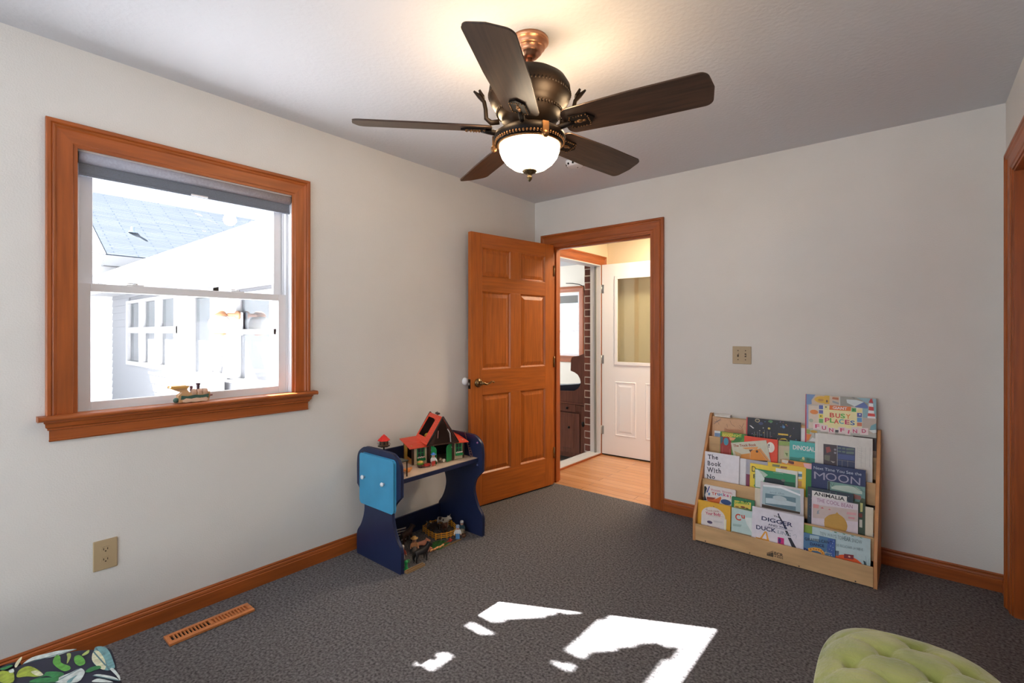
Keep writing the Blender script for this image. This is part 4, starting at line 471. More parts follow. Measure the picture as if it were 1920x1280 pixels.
# ---------------------------------------------------------------- books
PAGES = C(.72, .69, .62)
TC = {'#w': (.85, .85, .85), '#k': (.012, .012, .02), '#r': (.62, .05, .02), '#g': (.08, .42, .05), '#o': (.75, .2, .02), '#m': (.55, .02, .12), '#c': (.02, .35, .5), '#b': (.03, .12, .4), '#y': (.75, .72, .1),
      '#n': (.35, .06, .02), '#S': (.02, .022, .05), '#s': (.55, .6, .75), '#t': (.36, .34, .48), '#p': (.5, .04, .2), '#d': (.2, .28, .36), '#v': (.32, .12, .25), '#B': (.012, .02, .10), '#e': (.16, .24, .28)}
def make_book(b):
    w_, h_, t_ = b['w'], b['h'], b['t']; cov = C(b['c']); sp = C(b['sp']) if b['sp'] else cov
    q = MB()
    if b['rc']:
        r = b['rc']
        out = []
        for cx, cz, a0 in ((w_-r, h_-r, 0), (r, h_-r, pi/2), (r, r, pi), (w_-r, r, 1.5*pi)):
            out += [(cx+r*cos(a0+i*pi/8), cz+r*sin(a0+i*pi/8)) for i in range(5)]
        q.prism(out, 0, t_, cov, 'y'); q.box((-.0006, .0006, r), (0, t_-.0006, h_-r), sp)
    else:
        q.box((0, 0, 0), (w_, .0016, h_), cov).box((0, t_-.0016, 0), (w_, t_, h_), cov).box((-.0012, 0, 0), (0.0004, t_, h_), sp)
        q.box((.0004, .0016, .003), (w_-.003, t_-.0016, h_-.003), PAGES)
        if b['sp']: q.box((0, -.0006, 0), (.006, 0, h_), sp)
    M_ = Matrix.Translation(b['o']) @ Matrix.Rotation(-math.atan(.09), 4, 'X') @ Matrix.Rotation(-b['r'], 4, 'Y')
    o = q.build(b['n'], bevel=.0004); o.matrix_world = M_
    tag(o, b['l'], 'book', 'picture books on the birch display shelf')
    # printed art and painted glare: each shape lies a hair above the last
    q = MB(); lay = [.0009 if b['sp'] and not b['rc'] else .0003]
    def clampq(p): return (min(max(p[0]/1000, .0003), w_-.0003), min(max(p[1]/1000, .0003), h_-.0003))
    def poly(pts, m):
        y = -lay[0]; lay[0] += .00006
        out = []
        for p in pts:
            c_ = clampq(p)
            if not out or (abs(c_[0]-out[-1][0])+abs(c_[1]-out[-1][1]) > 1e-5): out.append(c_)
        if len(out) > 2: q.add([(x, y, z) for x, z in out], [tuple(range(len(out)))], m)
    for e in b['A']:
        if e[0] == 'p': poly(e[2], C(e[1]))
        elif e[0] == 'r': x0, z0, x1, z1 = e[2]; poly([(x0, z0), (x1, z0), (x1, z1), (x0, z1)], C(e[1]))
        elif e[0] == 'e': poly([(e[2][0]+e[3][0]*cos(i*pi/10), e[2][1]+e[3][1]*sin(i*pi/10)) for i in range(20)], C(e[1]))
        elif e[0] == 'l':
            hw = e[2]*.5; pts = e[3]; hw = max(hw, .5)
            for a, c_ in zip(pts[:-1], pts[1:]):
                d = Vector((c_[0]-a[0], c_[1]-a[1])); 
                if d.length < 1e-3: continue
                d.normalize(); nx, nz = -d.y*hw*1.4, d.x*hw*1.4
                poly([(a[0]-nx, a[1]-nz), (c_[0]-nx, c_[1]-nz), (c_[0]+nx, c_[1]+nz), (a[0]+nx, a[1]+nz)], C(e[1]))
        elif e[0] == 'n':
            R_ = random.Random(e[3]); pal = {'specks': [(.3, .05, .1), (.1, .2, .35), (.45, .4, .3), (.1, .2, .08), (.5, .35, .05), (.25, .15, .3), (.5, .5, .5)], 'leaf': [(.01, .1, .03), (.05, .3, .12)],
                'dark': [(.08, .13, .2), (.15, .2, .22), (.02, .03, .08), (.2, .08, .06), (.25, .3, .33), (.05, .12, .1)]}[e[1]]
            for i in range(e[2]):
                cx, cz = R_.uniform(.03, .97)*w_*1000, R_.uniform(.25 if e[1] == 'specks' else .03, .97)*h_*1000; rx, rz = R_.uniform(1.5, 6), R_.uniform(1.5, 4); an = R_.uniform(0, 3)
                if e[1] == 'leaf': rx, rz = 6, 3
                poly([(cx+rx*cos(t*pi/4)*cos(an)-rz*sin(t*pi/4)*sin(an), cz+rx*cos(t*pi/4)*sin(an)+rz*sin(t*pi/4)*cos(an)) for t in range(8)], C(R_.choice(pal)))
    if q.f: q.build('cover_picture', o)
    if b['T']:
        q = MB(); y = -lay[0]-.0002
        for s, colr, x, z, ww, hh, ang, bold in b['T']:
            m = Matrix(((1, 0, 0, x/1000), (0, 0, -1, y), (0, 1, 0, z/1000), (0, 0, 0, 1))) @ Matrix.Rotation(radians(ang), 4, 'Z')
            put_text(q, s, C(TC[colr]), m, ww/1000, hh/1000, bold, colr == '#S')
        q.build('title_lettering', o)
for b in BOOKS: make_book(b)
bx = MB().box((1.555, -.060, .7355), (1.655, -.022, .7435), C(.78, .76, .72)).box((1.557, -.058, .7435), (1.653, -.024, .7490), C(.6, .56, .5)).box((1.555, -.060, .7490), (1.655, -.022, .752), C(.78, .76, .72))
tag(bx.build('small_book', bevel=.0008), 'small off-white book lying flat on the top left rail of the shelf', 'book')
# ---------------------------------------------------------------- play table
NAVY = mat('navy_paint', (.010, .018, .062), .42, noise=.15, nscale=12); NAVYE = mat('navy_edge', (.03, .045, .12), .4)
AQUA = mat('light_blue_paint', (.045, .30, .52), .4, noise=.10, nscale=9)
pt = tag(empty('play_table', (.27, -1.49, 0)), 'navy blue wooden play table with shaped end panels and a light blue flap', 'play table')
half = [(.205, 0), (.207, .113), (.197, .140), (.165, .179), (.138, .235), (.127, .293), (.140, .346), (.160, .373), (.203, .413), (.205, .52), (.200, .571), (.185, .600), (.155, .622), (.115, .635), (0, .637)]
def smooth_run(pts, k=4):
    out = []
    for i in range(len(pts)-1):
        p0, p1, p2, p3 = [Vector(pts[max(0, min(len(pts)-1, j))]) for j in (i-1, i, i+1, i+2)]
        for s in range(k): f = s/k; v = .5*((2*p1)+(p2-p0)*f+(2*p0-5*p1+4*p2-p3)*f*f+(3*p1-p0-3*p2+p3)*f**3); out.append((v.x, v.y))
    return out+[pts[-1]]
half = half[:1]+smooth_run(half[1:9])+smooth_run(half[9:])
prof = half+[(-x, z) for x, z in half[::-1][1:]]
for y in (-.330, .305):
    MB().prism(prof, y, y+.020, NAVY, 'y').build('end_panel', pt, bevel=.003)
CREAMT = mat('cream_laminate', (.66, .50, .38), .55, noise=.2, nscale=10)
MB().box((-.185, -.310, .470), (.170, .305, .4935), NAVY).box((-.180, -.310, .4935), (.165, .305, .495), CREAMT).build('table_top', pt)
MB().box((-.200, -.310, .470), (-.186, .305, .578), NAVY).build('back_board', pt, bevel=.002)
MB().box((-.200, -.310, .0), (-.186, .305, .128), NAVY).build('lower_board', pt, bevel=.002)
q = MB(); r_ = .02; pp = []
for cx, cz, a0 in ((.165-r_, .603-r_, 0), (-.15+r_, .603-r_, pi/2), (-.15+r_, .318+r_, pi), (.165-r_, .318+r_, 1.5*pi)): pp += [(cx+r_*cos(a0+i*pi/8), cz+r_*sin(a0+i*pi/8)) for i in range(5)]
fl = q.prism(pp, -.3485, -.3305, AQUA, 'y').build('flap_panel', pt, bevel=.003)
for x, z in ((-.105, .472), (.083, .467)):
    MB().lathe([(.007, 0), (.006, .008), (.010, .010), (.0125, .014), (.010, .019), (.0005, .021)], C(.85, .87, .9), Matrix.Translation((x, -.3485, z)) @ Matrix.Rotation(pi/2, 4, 'X'), 20).build('knob', fl)
for y, z in ((.304, .592), (.304, .450)): MB().lathe([(.007, 0), (.005, .004), (.0005, .005)], C(.3, .12, .3) if z > .5 else C(.1, .12, .3), Matrix.Translation((.165, y, z)) @ Matrix.Rotation(pi/2, 4, 'X'), 14).build('bolt_cap', pt)
# ---------------------------------------------------------------- toys on the table
TT = .495
RED = mat('roof_tile_red', (.72, .065, .025), .45, bump=.6, bscale=60, stretch=(.2, .2, 5)); BROWN = C(.045, .018, .010); DKBR = C(.015, .008, .006); CREAM = C(.6, .5, .34); GREEN = C(.01, .22, .06); YEL = C(.55, .33, .05); FLW = C(.8, .5, .45)
U = Vector((.333, .943, 0)).normalized()
fh = tag(empty('toy_farmhouse', (.262, -1.572, TT), math.atan2(U.y, U.x)), 'toy farmhouse with orange-red roofs and green doors on the play table', 'toy house')
MB().box((0, 0, 0), (.345, .165, .004), C(.35, .27, .18)).build('base', fh)
def wing(x0, x1):
    q = MB()
    for x in (x0, x1-.012): q.box((x, 0, .004), (x+.012, .012, .112), BROWN).box((x, .153, .004), (x+.012, .165, .120), BROWN)
    q.box((x0+.012, .002, .004), (x1-.012, .008, .110), CREAM).box((x0+.012, .158, .004), (x1-.012, .163, .118), DKBR)
    return q
q = wing(0, .105); q.box((.001, .10, .004), (.005, .155, .118), YEL).box((.001, .012, .004), (.005, .10, .035), C(.5, .2, .04)).box((.001, .012, .10), (.005, .10, .116), YEL).build('wall', fh)
q = wing(.265, .345); q.box((.340, .012, .004), (.344, .155, .118), CREAM).build('wall', fh)
for x0, x1 in ((.030, .078), (.284, .328)):
    q = MB()
    for a, b in (((x0, -.002, .040), (x0+.006, .002, .105)), ((x1-.006, -.002, .040), (x1, .002, .105)), ((x0, -.002, .099), (x1, .002, .105)), ((x0, -.002, .070), (x1, .002, .074)), (((x0+x1)/2-.002, -.002, .04), ((x0+x1)/2+.002, .002, .10))): q.box(a, b, GREEN)
    q.box((x0+.004, -.0005, .04), (x1-.004, .001, .10), C(.02, .03, .03)); q.build('window', fh)
    wb = MB().box((x0-.002, -.016, .026), (x1+.002, -.001, .040), GREEN).build('window_box', fh, bevel=.001)
    q = MB()
    for i in range(6): q.ball((x0+.004+i*.0075, -.009, .045+.002*(i % 2)), .0048, FLW if i % 2 else C(.75, .7, .6), n=8, h=5)
    q.build('flowers', wb)
def roof_slab(name, pts, th=.004, m=RED):
    a, b, c_, d = [Vector(p) for p in pts]; n = (b-a).cross(d-a).normalized()*th; vs = [a, b, c_, d, a-n, b-n, c_-n, d-n]
    return MB().add(vs, [(0, 1, 2, 3), (7, 6, 5, 4), (0, 4, 5, 1), (1, 5, 6, 2), (2, 6, 7, 3), (3, 7, 4, 0)], m).build(name, fh)
roof_slab('side_roof', [(-.022, -.022, .108), (.100, -.022, .112), (.100, .175, .140), (-.022, .175, .134)])
roof_slab('side_roof', [(.262, -.022, .112), (.366, -.022, .108), (.366, .175, .134), (.262, .175, .140)])
XM, AP, EV, YF, YB = .182, .282, .122, -.040, .172
XL, XR = .078, .286
# left slope with its large opening, right slope whole
def on_l(u, v): return (XL+(XM-XL)*u, YF+(YB-YF)*v, EV+(AP-EV)*u)
q = MB(); nl = Vector((-(AP-EV), 0, XM-XL)).normalized()*.004
def slab(u0, v0, u1, v1):
    p = [Vector(on_l(u0, v0)), Vector(on_l(u1, v0)), Vector(on_l(u1, v1)), Vector(on_l(u0, v1))]; vs = [x+nl for x in p]+p
    q.add(vs, [(0, 1, 2, 3), (7, 6, 5, 4), (0, 4, 5, 1), (1, 5, 6, 2), (2, 6, 7, 3), (3, 7, 4, 0)], RED)
slab(0, 0, 1, .34); slab(0, .34, .20, 1); slab(.86, .34, 1, 1); slab(.20, .92, .86, 1)
for i in range(14): u = i/14; a, b = Vector(on_l(u, 0))+nl, Vector(on_l(u, .30))+nl; q.tube([a, b], .0012, RED, 5)
q.build('main_roof', fh)
roof_slab('main_roof', [(XM, YF, AP), (XR, YF, EV), (XR, YB, EV), (XM, YB, AP)])
g = MB()
for (x0, x1) in ((XL, XM), (XR, XM)):
    for y in (YF-.003, YB): g.tube([(x0, y, EV-.003), (x1, y, AP+.004)], .0048, DKBR, 6)
g.box((XL, YF, EV-.008), (XR, YF+.006, EV), BROWN)
g.prism([(XL+.006, EV), (XL+.045, EV), (XM-.028, AP-.085), (XM-.022, AP-.04), (XM+.022, AP-.04), (XM+.028, AP-.085), (XR-.045, EV), (XR-.006, EV), (XM, AP-.006)], YF+.004, YF+.008, BROWN, 'y')
g.prism([(XL+.006, EV), (XR-.006, EV), (XM, AP-.006)], YB-.008, YB-.004, DKBR, 'y'); g.build('gable', fh)
g = MB().box((XL+.01, YF+.008, EV-.004), (XR-.01, YB-.008, EV), C(.2, .09, .03)).box((XM-.06, YF+.02, EV), (XM-.03, YF+.05, EV+.012), C(.5, .05, .03)).ball((XM-.05, .05, EV+.02), (.02, .03, .018), YEL).ball((XM-.04, .12, EV+.02), (.02, .02, .02), C(.5, .3, .02)).box((XM-.02, .02, EV), (XM+.03, .05, EV+.06), C(.01, .12, .05)).ball((XM-.005, .01, EV+.065), .012, C(.35, .35, .2)); g.build('loft_goods', fh)
g = MB()
for x in (XL+.022, XR-.034): g.box((x, YF+.02, .004), (x+.012, YF+.032, EV-.006), BROWN)
for x in (XL+.022, XR-.034): g.box((x, .15, .004), (x+.012, .162, EV-.006), BROWN)
g.box((XL+.03, .155, .004), (XR-.03, .160, EV-.004), DKBR)
for s, x in ((1, XL+.034), (-1, XR-.034)): g.tube([(x, YF+.022, EV-.040), (x+s*.022, YF+.022, EV-.010)], .003, C(.5, .48, .4), 6)
g.build('porch_frame', fh)
g = MB().tube([(XM+.030, YF-.003, AP-.075), (XM+.045, YF-.004, AP-.10), (XM+.050, YF-.004, EV+.004)], .0032, C(.55, .5, .48), 6).tube([(XM-.03, YF, AP-.08), (XM-.034, YF-.002, AP-.125)], .003, C(.3, .12, .10), 6); g.build('hoist', fh)
for x, a in ((XL+.036, -1.2), (XR-.036, -1.25)):
    M_ = Matrix.Translation((x, YF+.024, .005)) @ Matrix.Rotation(a if x < XM else radians(208), 4, 'Z')
    sgn = 1
    MB().prism([(0, 0), (.048, 0), (.048, .085), (.040, .098), (.024, .104), (0, .104)], -.0022, .0022, GREEN, 'y', M_).build('barn_door', fh)
nb = MB().ball((XM, .045, AP+.012), (.013, .030, .008), DKBR, n=12, h=6).tube([(XM, .045, AP), (XM, .045, AP+.012)], .004, DKBR, 6).tube([(XM, .03, AP+.018), (XM, .045, AP+.024), (XM, .055, AP+.020)], .003, C(.55, .5, .45), 6); nb.build('stork_nest', fh)
# dovecote on a post
bh = tag(empty('toy_dovecote', (.095, -1.655, TT)), 'small toy dovecote with a pointed red roof behind the left end panel', 'toy dovecote')
bh.scale = (1.22, 1.22, 1.22)
hx6 = lambda r, n=6, o=0: [(r*cos(2*pi*i/n+o), r*sin(2*pi*i/n+o)) for i in range(n)]
MB().lathe([(.0045, 0), (.0045, .088)], DKBR, n=10).build('post', bh); MB().prism(hx6(.030), .088, .092, DKBR, 'z').prism(hx6(.022), .092, .118, C(.16, .09, .05), 'z').build('house', bh)
q = MB().lathe([(.030, .117), (.031, .119), (.012, .139), (.003, .147), (.0005, .149)], mat('bright_red_plastic', (.72, .012, .010), .25), n=6, smooth=False); q.build('roof', bh)
q = MB()
for i in range(6): a = 2*pi*i/6+pi/6; q.box((.0185, -.0042, .098), (.0198, .0042, .112), DKBR, Matrix.Rotation(a, 4, 'Z')).box((.018, -.001, .100), (.036, .001, .102), DKBR, Matrix.Rotation(a, 4, 'Z'))
q.build('openings', bh)
SKINC = C(.65, .36, .24)
def figure(name, loc, rz, shirt, trousers, hat, label, cat='toy figure', sc=1.0, hatm=0, skirt=False, group=None, arm=.25):
    f = tag(empty(name, loc, rz), label, cat, group); f.scale = (sc,)*3
    b = MB().prism([(-.011, .028), (.011, .028), (.009, .048), (-.009, .048)], -.006, .006, shirt, 'y').lathe([(.004, .046), (.004, .051)], SKINC, n=10).build('torso', f, bevel=.002)
    for s in (-1, 1):
        if not skirt: MB().prism([(s*.001, 0), (s*.010, 0), (s*.0095, .030), (s*.001, .030)], -.006, .006, trousers, 'y').box((s*.0055-.0045, -.011, 0), (s*.0055+.0045, .006, .005), trousers).build('leg', f, bevel=.001)
        a = MB().tube([(s*.011, 0, .045), (s*.016, -.003, .036), (s*.018, -.009-arm*.01, .028)], [.0042, .0036, .003], shirt, 8).ball((s*.018, -.011-arm*.01, .026), .0032, SKINC, n=8, h=5); a.build('arm', f)
    if skirt: MB().lathe([(.015, 0), (.013, .010), (.009, .030)], trousers, n=16).build('skirt', f)
    h = MB().lathe([(.006, .050), (.0085, .052), (.0092, .058), (.0092, .064), (.006, .069), (.0005, .070)], SKINC, n=18)
    for s in (-1, 1): h.ball((s*.003, -.0088, .0605), (.0011, .0008, .0013), BLK, n=6, h=4)
    h.tube([(-.0028, -.0092, .056), (0, -.0096, .0548), (.0028, -.0092, .056)], .0005, C(.4, .08, .05), 5); h.build('head', f)
    if hatm == 1: MB().lathe([(.017, .066), (.017, .068), (.009, .069), (.008, .076), (.0005, .077)], hat, n=20).build('hat', f)
    elif hatm == 2: MB().lathe([(.0102, .060), (.0105, .067), (.008, .073), (.0005, .075)], hat, n=18).box((-.007, -.018, .0625), (.007, -.007, .0645), hat).build('cap', f)
    else: MB().lathe([(.0098, .060), (.0105, .066), (.0075, .073), (.0005, .074)], hat, n=18).build('hair', f)
    return f
F90 = -pi/2   # figures face local -y
figure('toy_farmer', (.358, -1.488, TT), radians(70), C(.8, .8, .78), C(.55, .05, .04), C(.05, .22, .6), 'toy farmer with a blue hat and red trousers before the farmhouse door', hatm=1, sc=1.02)
def animal(name, loc, rz, m, label, cat, L=.05, Hh=.035, body=.009, neck=.8, group=None, patches=None, head=.006, horns=False, mane=None, tailup=False):
    """one continuous skinned body: trunk, neck, head, four jointed legs, tail; local +x is forward"""
    o = tag(empty(name, loc, rz), label, cat, group)
    V = []; E = []; R = []
    def v(p, r, par=None):
        V.append(p); R.append(r)
        if par is not None: E.append((par, len(V)-1))
        return len(V)-1
    lz = Hh*.62; sh = lz+body*.3
    hip = v((-L*.42, 0, sh), body*.85); mid = v((-L*.05, 0, sh-body*.15), body, hip); ch = v((L*.30, 0, sh), body*1.02, mid)
    nk = v((L*.46, 0, sh+Hh*.22*neck), body*.62, ch); hd = v((L*.56, 0, sh+Hh*.42*neck), head, nk); ms = v((L*.56+head*2.6, 0, sh+Hh*.42*neck-head*.9), head*.62, hd)
    for s in (-1, 1):
        k = v((-L*.42, s*body*.75, lz*.72), body*.42, hip); k2 = v((-L*.50, s*body*.8, lz*.38), body*.24, k); v((-L*.46, s*body*.8, .0025), body*.24, k2)
        k = v((L*.30, s*body*.75, lz*.70), body*.36, ch); k2 = v((L*.31, s*body*.8, lz*.38), body*.24, k); v((L*.30, s*body*.8, .0025), body*.24, k2)
        v((L*.53, s*head*1.2, sh+Hh*.42*neck+head*1.2), head*.28, hd)
    t = v((-L*.52, 0, sh+body*.3), body*.2, hip); v((-L*.62, 0, sh*(.6 if not tailup else 1.1)), body*.16, t)
    skin('body', V, E, R, m, o)
    e = MB()
    for s in (-1, 1): e.ball((L*.56+head*.9, s*head*.78, sh+Hh*.42*neck+head*.25), head*.16, BLK, n=6, h=4)
    e.build('eyes', o)
    if patches:
        q = MB()
        for (x, y, z, rx, ry, rz_) in patches: q.ball((x*L, y*body, sh+z*body), (rx*L, ry*body, rz_*body), C(*patches_col), n=12, h=8)
        q.build('patches', o)
    if horns:
        q = MB()
        for s in (-1, 1): q.tube([(L*.54, s*head*.7, sh+Hh*.42*neck+head*.8), (L*.55, s*head*1.6, sh+Hh*.42*neck+head*1.3), (L*.58, s*head*1.7, sh+Hh*.42*neck+head*2.1)], [head*.2, head*.16, head*.05], C(.6, .55, .4), 6)
        q.build('horns', o)
    if mane is not None:
        q = MB().tube([(L*.36, 0, sh+body*.9), (L*.46, 0, sh+Hh*.30*neck), (L*.53, 0, sh+Hh*.50*neck)], [body*.22, body*.24, body*.16], mane, 6); q.tube([(-L*.52, 0, sh+body*.3), (-L*.64, 0, sh*.7), (-L*.66, 0, sh*.35)], [body*.2, body*.3, body*.12], mane, 6); q.build('mane_and_tail', o)
    return o
patches_col = (.02, .01, .008)
animal('toy_sheep', (.333, -1.405, TT), radians(-60), C(.30, .22, .16), 'small brown toy sheep beside the white ball at the farmhouse door', 'toy sheep', L=.03, Hh=.024, body=.008)
tag(MB().ball((0, 0, .0105), .0105, C(.8, .74, .64)).tube([(0, 0, .0), (0, 0, .004)], .004, C(.3, .2, .1), 8).build('toy_ball', loc=(.345, -1.392, TT+.016)), 'cream round toy ball before the dark farmhouse doorway', 'toy ball')
bpy.data.objects['toy_ball'].location.z = TT
tag(MB().ball((0, 0, .0095), .0095, C(.75, .55, .45)).build('toy_ball', loc=(.12, -1.735, TT)), 'pale pink round toy ball behind the left end panel', 'toy ball')
q = tag(empty('toy_wash_tub', (.330, -1.565, TT)), 'brown toy tub filled with green and yellow in front of the farmhouse', 'toy tub')
MB().lathe([(.012, 0), (.017, .006), (.021, .020), (.019, .020), (.015, .016), (.0005, .015)], C(.06, .03, .02), n=24).build('tub', q)
MB().lathe([(.018, .019), (.020, .030), (.018, .031), (.0005, .031)], C(.15, .35, .03), n=24).build('green_bowl', q); MB().ball((0, 0, .032), (.017, .017, .009), C(.8, .42, .12)).build('heap', q)
q = tag(empty('toy_wheelbarrow', (.352, -1.535, TT)), 'red toy wheelbarrow in front of the farmhouse', 'toy wheelbarrow')
q.rotation_euler = (0, 0, radians(75)); RP = C(.45, .03, .02)
MB().prism([(-.014, .008), (.012, .008), (.020, .020), (-.022, .020)], -.010, .010, RP, 'y').build('tray', q); MB().lathe([(.006, -.002), (.006, .002)], DKBR, Matrix.Translation((.024, 0, .006)) @ Matrix.Rotation(pi/2, 4, 'X'), 14).build('wheel', q)
for s in (-1, 1): MB().tube([(.024, s*.004, .006), (-.012, s*.010, .012), (-.036, s*.012, .016)], .0016, RP, 6).tube([(-.012, s*.010, .012), (-.014, s*.010, 0)], .0016, RP, 6).build('handle', q)
for i, (x, y, s) in enumerate(((.352, -1.672, 1.0), (.335, -1.700, .8))):
    tag(MB().ball((0, 0, .0135), (.013, .019, .0135), C(.75, .30, .08)).ball((.004, .016, .021), (.008, .009, .008), C(.75, .30, .08)).ball((.002, -.018, .016), (.006, .007, .007), C(.75, .30, .08)).build('toy_hen', loc=(x, y, TT)), ('orange toy hen beside the dark toy table' if i == 0 else 'smaller orange toy hen half behind the dark toy table'), 'toy hen')
    bpy.data.objects[-1 if False else 'toy_hen' if i == 0 else 'toy_hen.001'].scale = (s,)*3
q = tag(empty('toy_trestle_table', (.388, -1.758, TT)), 'small dark grey toy table standing next to the left end panel', 'toy table')
MB().box((-.040, -.034, .086), (.032, .036, .092), C(.035, .045, .035)).build('top', q, bevel=.001)
for sx in (-.034, .024):
    for sy in (-.028, .028): MB().box((sx-.002, sy-.002, 0), (sx+.004, sy+.003, .086), DKBR).build('leg', q)
q = tag(empty('toy_ladder', (.398, -1.200, TT)), 'brown toy ladder leaning on the right end panel beside the farmhouse', 'toy ladder')
LA = Matrix.Rotation(radians(-8), 4, 'X') @ Matrix.Rotation(radians(-27), 4, 'Y'); WDB = C(.16, .07, .05)
for s in (-1, 1): MB().box((-.0016, s*.009-.0016, 0), (.0016, s*.009+.0016, .172), WDB, LA).build('rail', q)
rg = MB()
for i in range(10): rg.box((-.001, -.009, .012+i*.0165), (.001, .009, .015+i*.0165), WDB, LA)
rg.build('rungs', q)
for i, (x, y, c_) in enumerate([(.362, -1.508, (.5, .25, .12)), (.366, -1.487, (.55, .3, .15)), (.372, -1.52, (.6, .4, .3)), (.345, -1.350, (.5, .15, .05))]):
    tag(MB().ball((0, 0, .0045), (.006, .0045, .0045), C(*c_)).ball((.005, 0, .009), (.0028, .0025, .0028), C(*c_)).build('toy_chick', loc=(x, y, TT)), 'tiny tan toy chick on the cream table top before the farmhouse', 'toy chick', 'toy chicks before the farmhouse')
# ---------------------------------------------------------------- toys under the table
YF_ = mat('yellow_fence_plastic', (.72, .33, .03), .4)
yf = tag(empty('toy_paddock_fence', (0, 0, 0)), 'yellow toy paddock fence standing in a ring under the table', 'toy fence')
ring = [(.205, -1.395), (.285, -1.405), (.322, -1.345), (.330, -1.285), (.285, -1.225), (.205, -1.195), (.125, -1.215), (.098, -1.29), (.125, -1.375)]
for i, p in enumerate(ring):
    a = Vector((*p, 0)); b = Vector((*ring[(i+1) % len(ring)], 0)); d = (b-a); L = d.length; M_ = Matrix.Translation(a) @ Matrix.Rotation(math.atan2(d.y, d.x), 4, 'Z')
    q = MB()
    for z in (.008, .020, .032): q.box((0, -.0012, z), (L, .0012, z+.0055), YF_, M_)
    for x in (.002, L/2, L-.004): q.box((x-.0018, -.0020, 0), (x+.0018, .0020, .042), YF_, M_)
    q.build('fence_panel', yf)
patches_col = (.55, .5, .42)
animal('toy_cow', (.228, -1.285, 0), radians(-25), C(.10, .035, .018), 'brown and white toy cow at the front inside the yellow fence', 'toy cow', L=.075, Hh=.062, body=.015, head=.009, horns=True, patches=[(.30, 0, .55, .10, .5, .5), (-.1, .55, .2, .14, .55, .4)])
patches_col = (.03, .015, .01)
animal('toy_cow', (.170, -1.238, .0), radians(5), C(.55, .50, .42), 'cream and dark spotted toy cow at the back inside the yellow fence', 'toy cow', L=.09, Hh=.075, body=.017, head=.009, horns=True, patches=[(-.2, -.5, .3, .15, .6, .6), (.15, -.55, .1, .1, .55, .5)])
animal('toy_bull', (.18, -1.335, 0), radians(-75), C(.018, .011, .008), 'dark brown toy bull at the left inside the yellow fence', 'toy bull', L=.085, Hh=.065, body=.018, head=.010, horns=True)
HB = C(.008, .007, .009)
animal('toy_horse', (.437, -1.645, 0), radians(78), HB, 'black toy horse standing on the carpet in front of the other toys', 'toy horse', L=.080, Hh=.088, body=.019, neck=.72, head=.0105, mane=HB)
animal('toy_horse', (.175, -1.545, 0), radians(95), C(.05, .02, .012), 'dark brown toy horse in the shade behind the straw hat farmer', 'toy horse', L=.080, Hh=.090, body=.019, neck=.72, head=.0105, mane=HB)
figure('toy_farmhand', (.318, -1.600, 0), radians(55), C(.65, .32, .15), C(.18, .16, .15), C(.70, .42, .12), 'toy farmhand with a straw yellow hat standing behind the black horse', hatm=1, sc=1.25, skirt=True)
PK = C(.65, .27, .17)
animal('toy_pig', (.300, -1.530, .0), radians(60), PK, 'larger pink toy pig standing with its head up left of the green mat', 'toy pig', L=.055, Hh=.040, body=.013, neck=.7, head=.009)
animal('toy_pig', (.375, -1.560, 0), radians(75), PK, 'pink toy sow at the left end of the green mat', 'toy pig', L=.038, Hh=.024, body=.010, neck=.5, head=.008)
gm = tag(MB().prism([(.05*cos(t*pi/8)*(1+.12*sin(3*t)), .075*sin(t*pi/8)*(1+.1*cos(2*t))) for t in range(16)], 0, .004, C(.02, .13, .03), 'z').build('toy_grass_mat', loc=(.355, -1.455, 0)), 'green toy grass mat on the carpet in front of the yellow fence', 'toy grass')
gt = MB()
for i in range(260):
    a, r = rnd.uniform(0, 2*pi), sqrt(rnd.random()); x, y = .045*r*cos(a), .068*r*sin(a); gt.tube([(x, y, .003), (x+rnd.uniform(-.004, .004), y+rnd.uniform(-.004, .004), .003+rnd.uniform(.006, .014))], [.0014, .0004], C(.025, .20, .04) if i % 2 else C(.03, .12, .02), 4)
gt.build('grass', gm)['kind'] = 'stuff'
for i in range(5):
    x, y = .392+.004*(i % 2), -1.535+i*.022
    o = tag(MB().ball((0, 0, .011), (.006, .010, .006), C(.75, .36, .14)).ball((0, .010, .013), (.004, .004, .004), C(.75, .36, .14)).tube([(0, .013, .012), (0, .0155, .0118)], .0018, C(.6, .2, .1), 8).build('toy_piglet', loc=(x, y, 0)), 'orange-pink toy piglet in the row on the green mat', 'toy piglet', 'toy piglets in a row on the green mat')
    for sx in (-.003, .003):
        for sy in (-.006, .006): o.data and None
    lg = MB()
    for sx in (-.003, .003):
        for sy in (-.006, .006): lg.tube([(sx, sy, .009), (sx, sy, .0035)], .0015, C(.75, .36, .14), 6)
    lg.build('legs', o)
wf = tag(empty('toy_hurdle', (.142, -1.59, 0), radians(78)), 'white and dark red barred toy hurdle behind the left end panel', 'toy fence')
for x in (-.052, -.018, .018, .052): MB().box((x-.003, -.003, 0), (x+.003, .003, .088), C(.10, .02, .02)).build('post', wf)
for z in (.012, .030, .048, .066, .082): MB().box((-.055, -.0055, z), (.055, -.003, z+.007), C(.62, .55, .48)).build('bar', wf)
figure('toy_farmer', (.372, -1.300, 0), radians(45), C(.72, .74, .74), C(.08, .25, .5), C(.25, .33, .5), 'toy farmer in blue overalls and a grey-blue cap before the right end of the fence', hatm=2, sc=1.15)
figure('toy_farmer', (.340, -1.232, 0), radians(30), C(.04, .10, .13), C(.55, .5, .38), C(.5, .5, .5), 'toy farmer with a dark teal waistcoat and cream trousers next to the right panel', sc=1.15)
figure('toy_farmer', (.335, -1.700, 0), radians(60), C(.45, .08, .05), C(.35, .3, .28), C(.6, .58, .56), 'grey-haired toy figure with a red coat half hidden by the left end panel', sc=1.1, skirt=True)
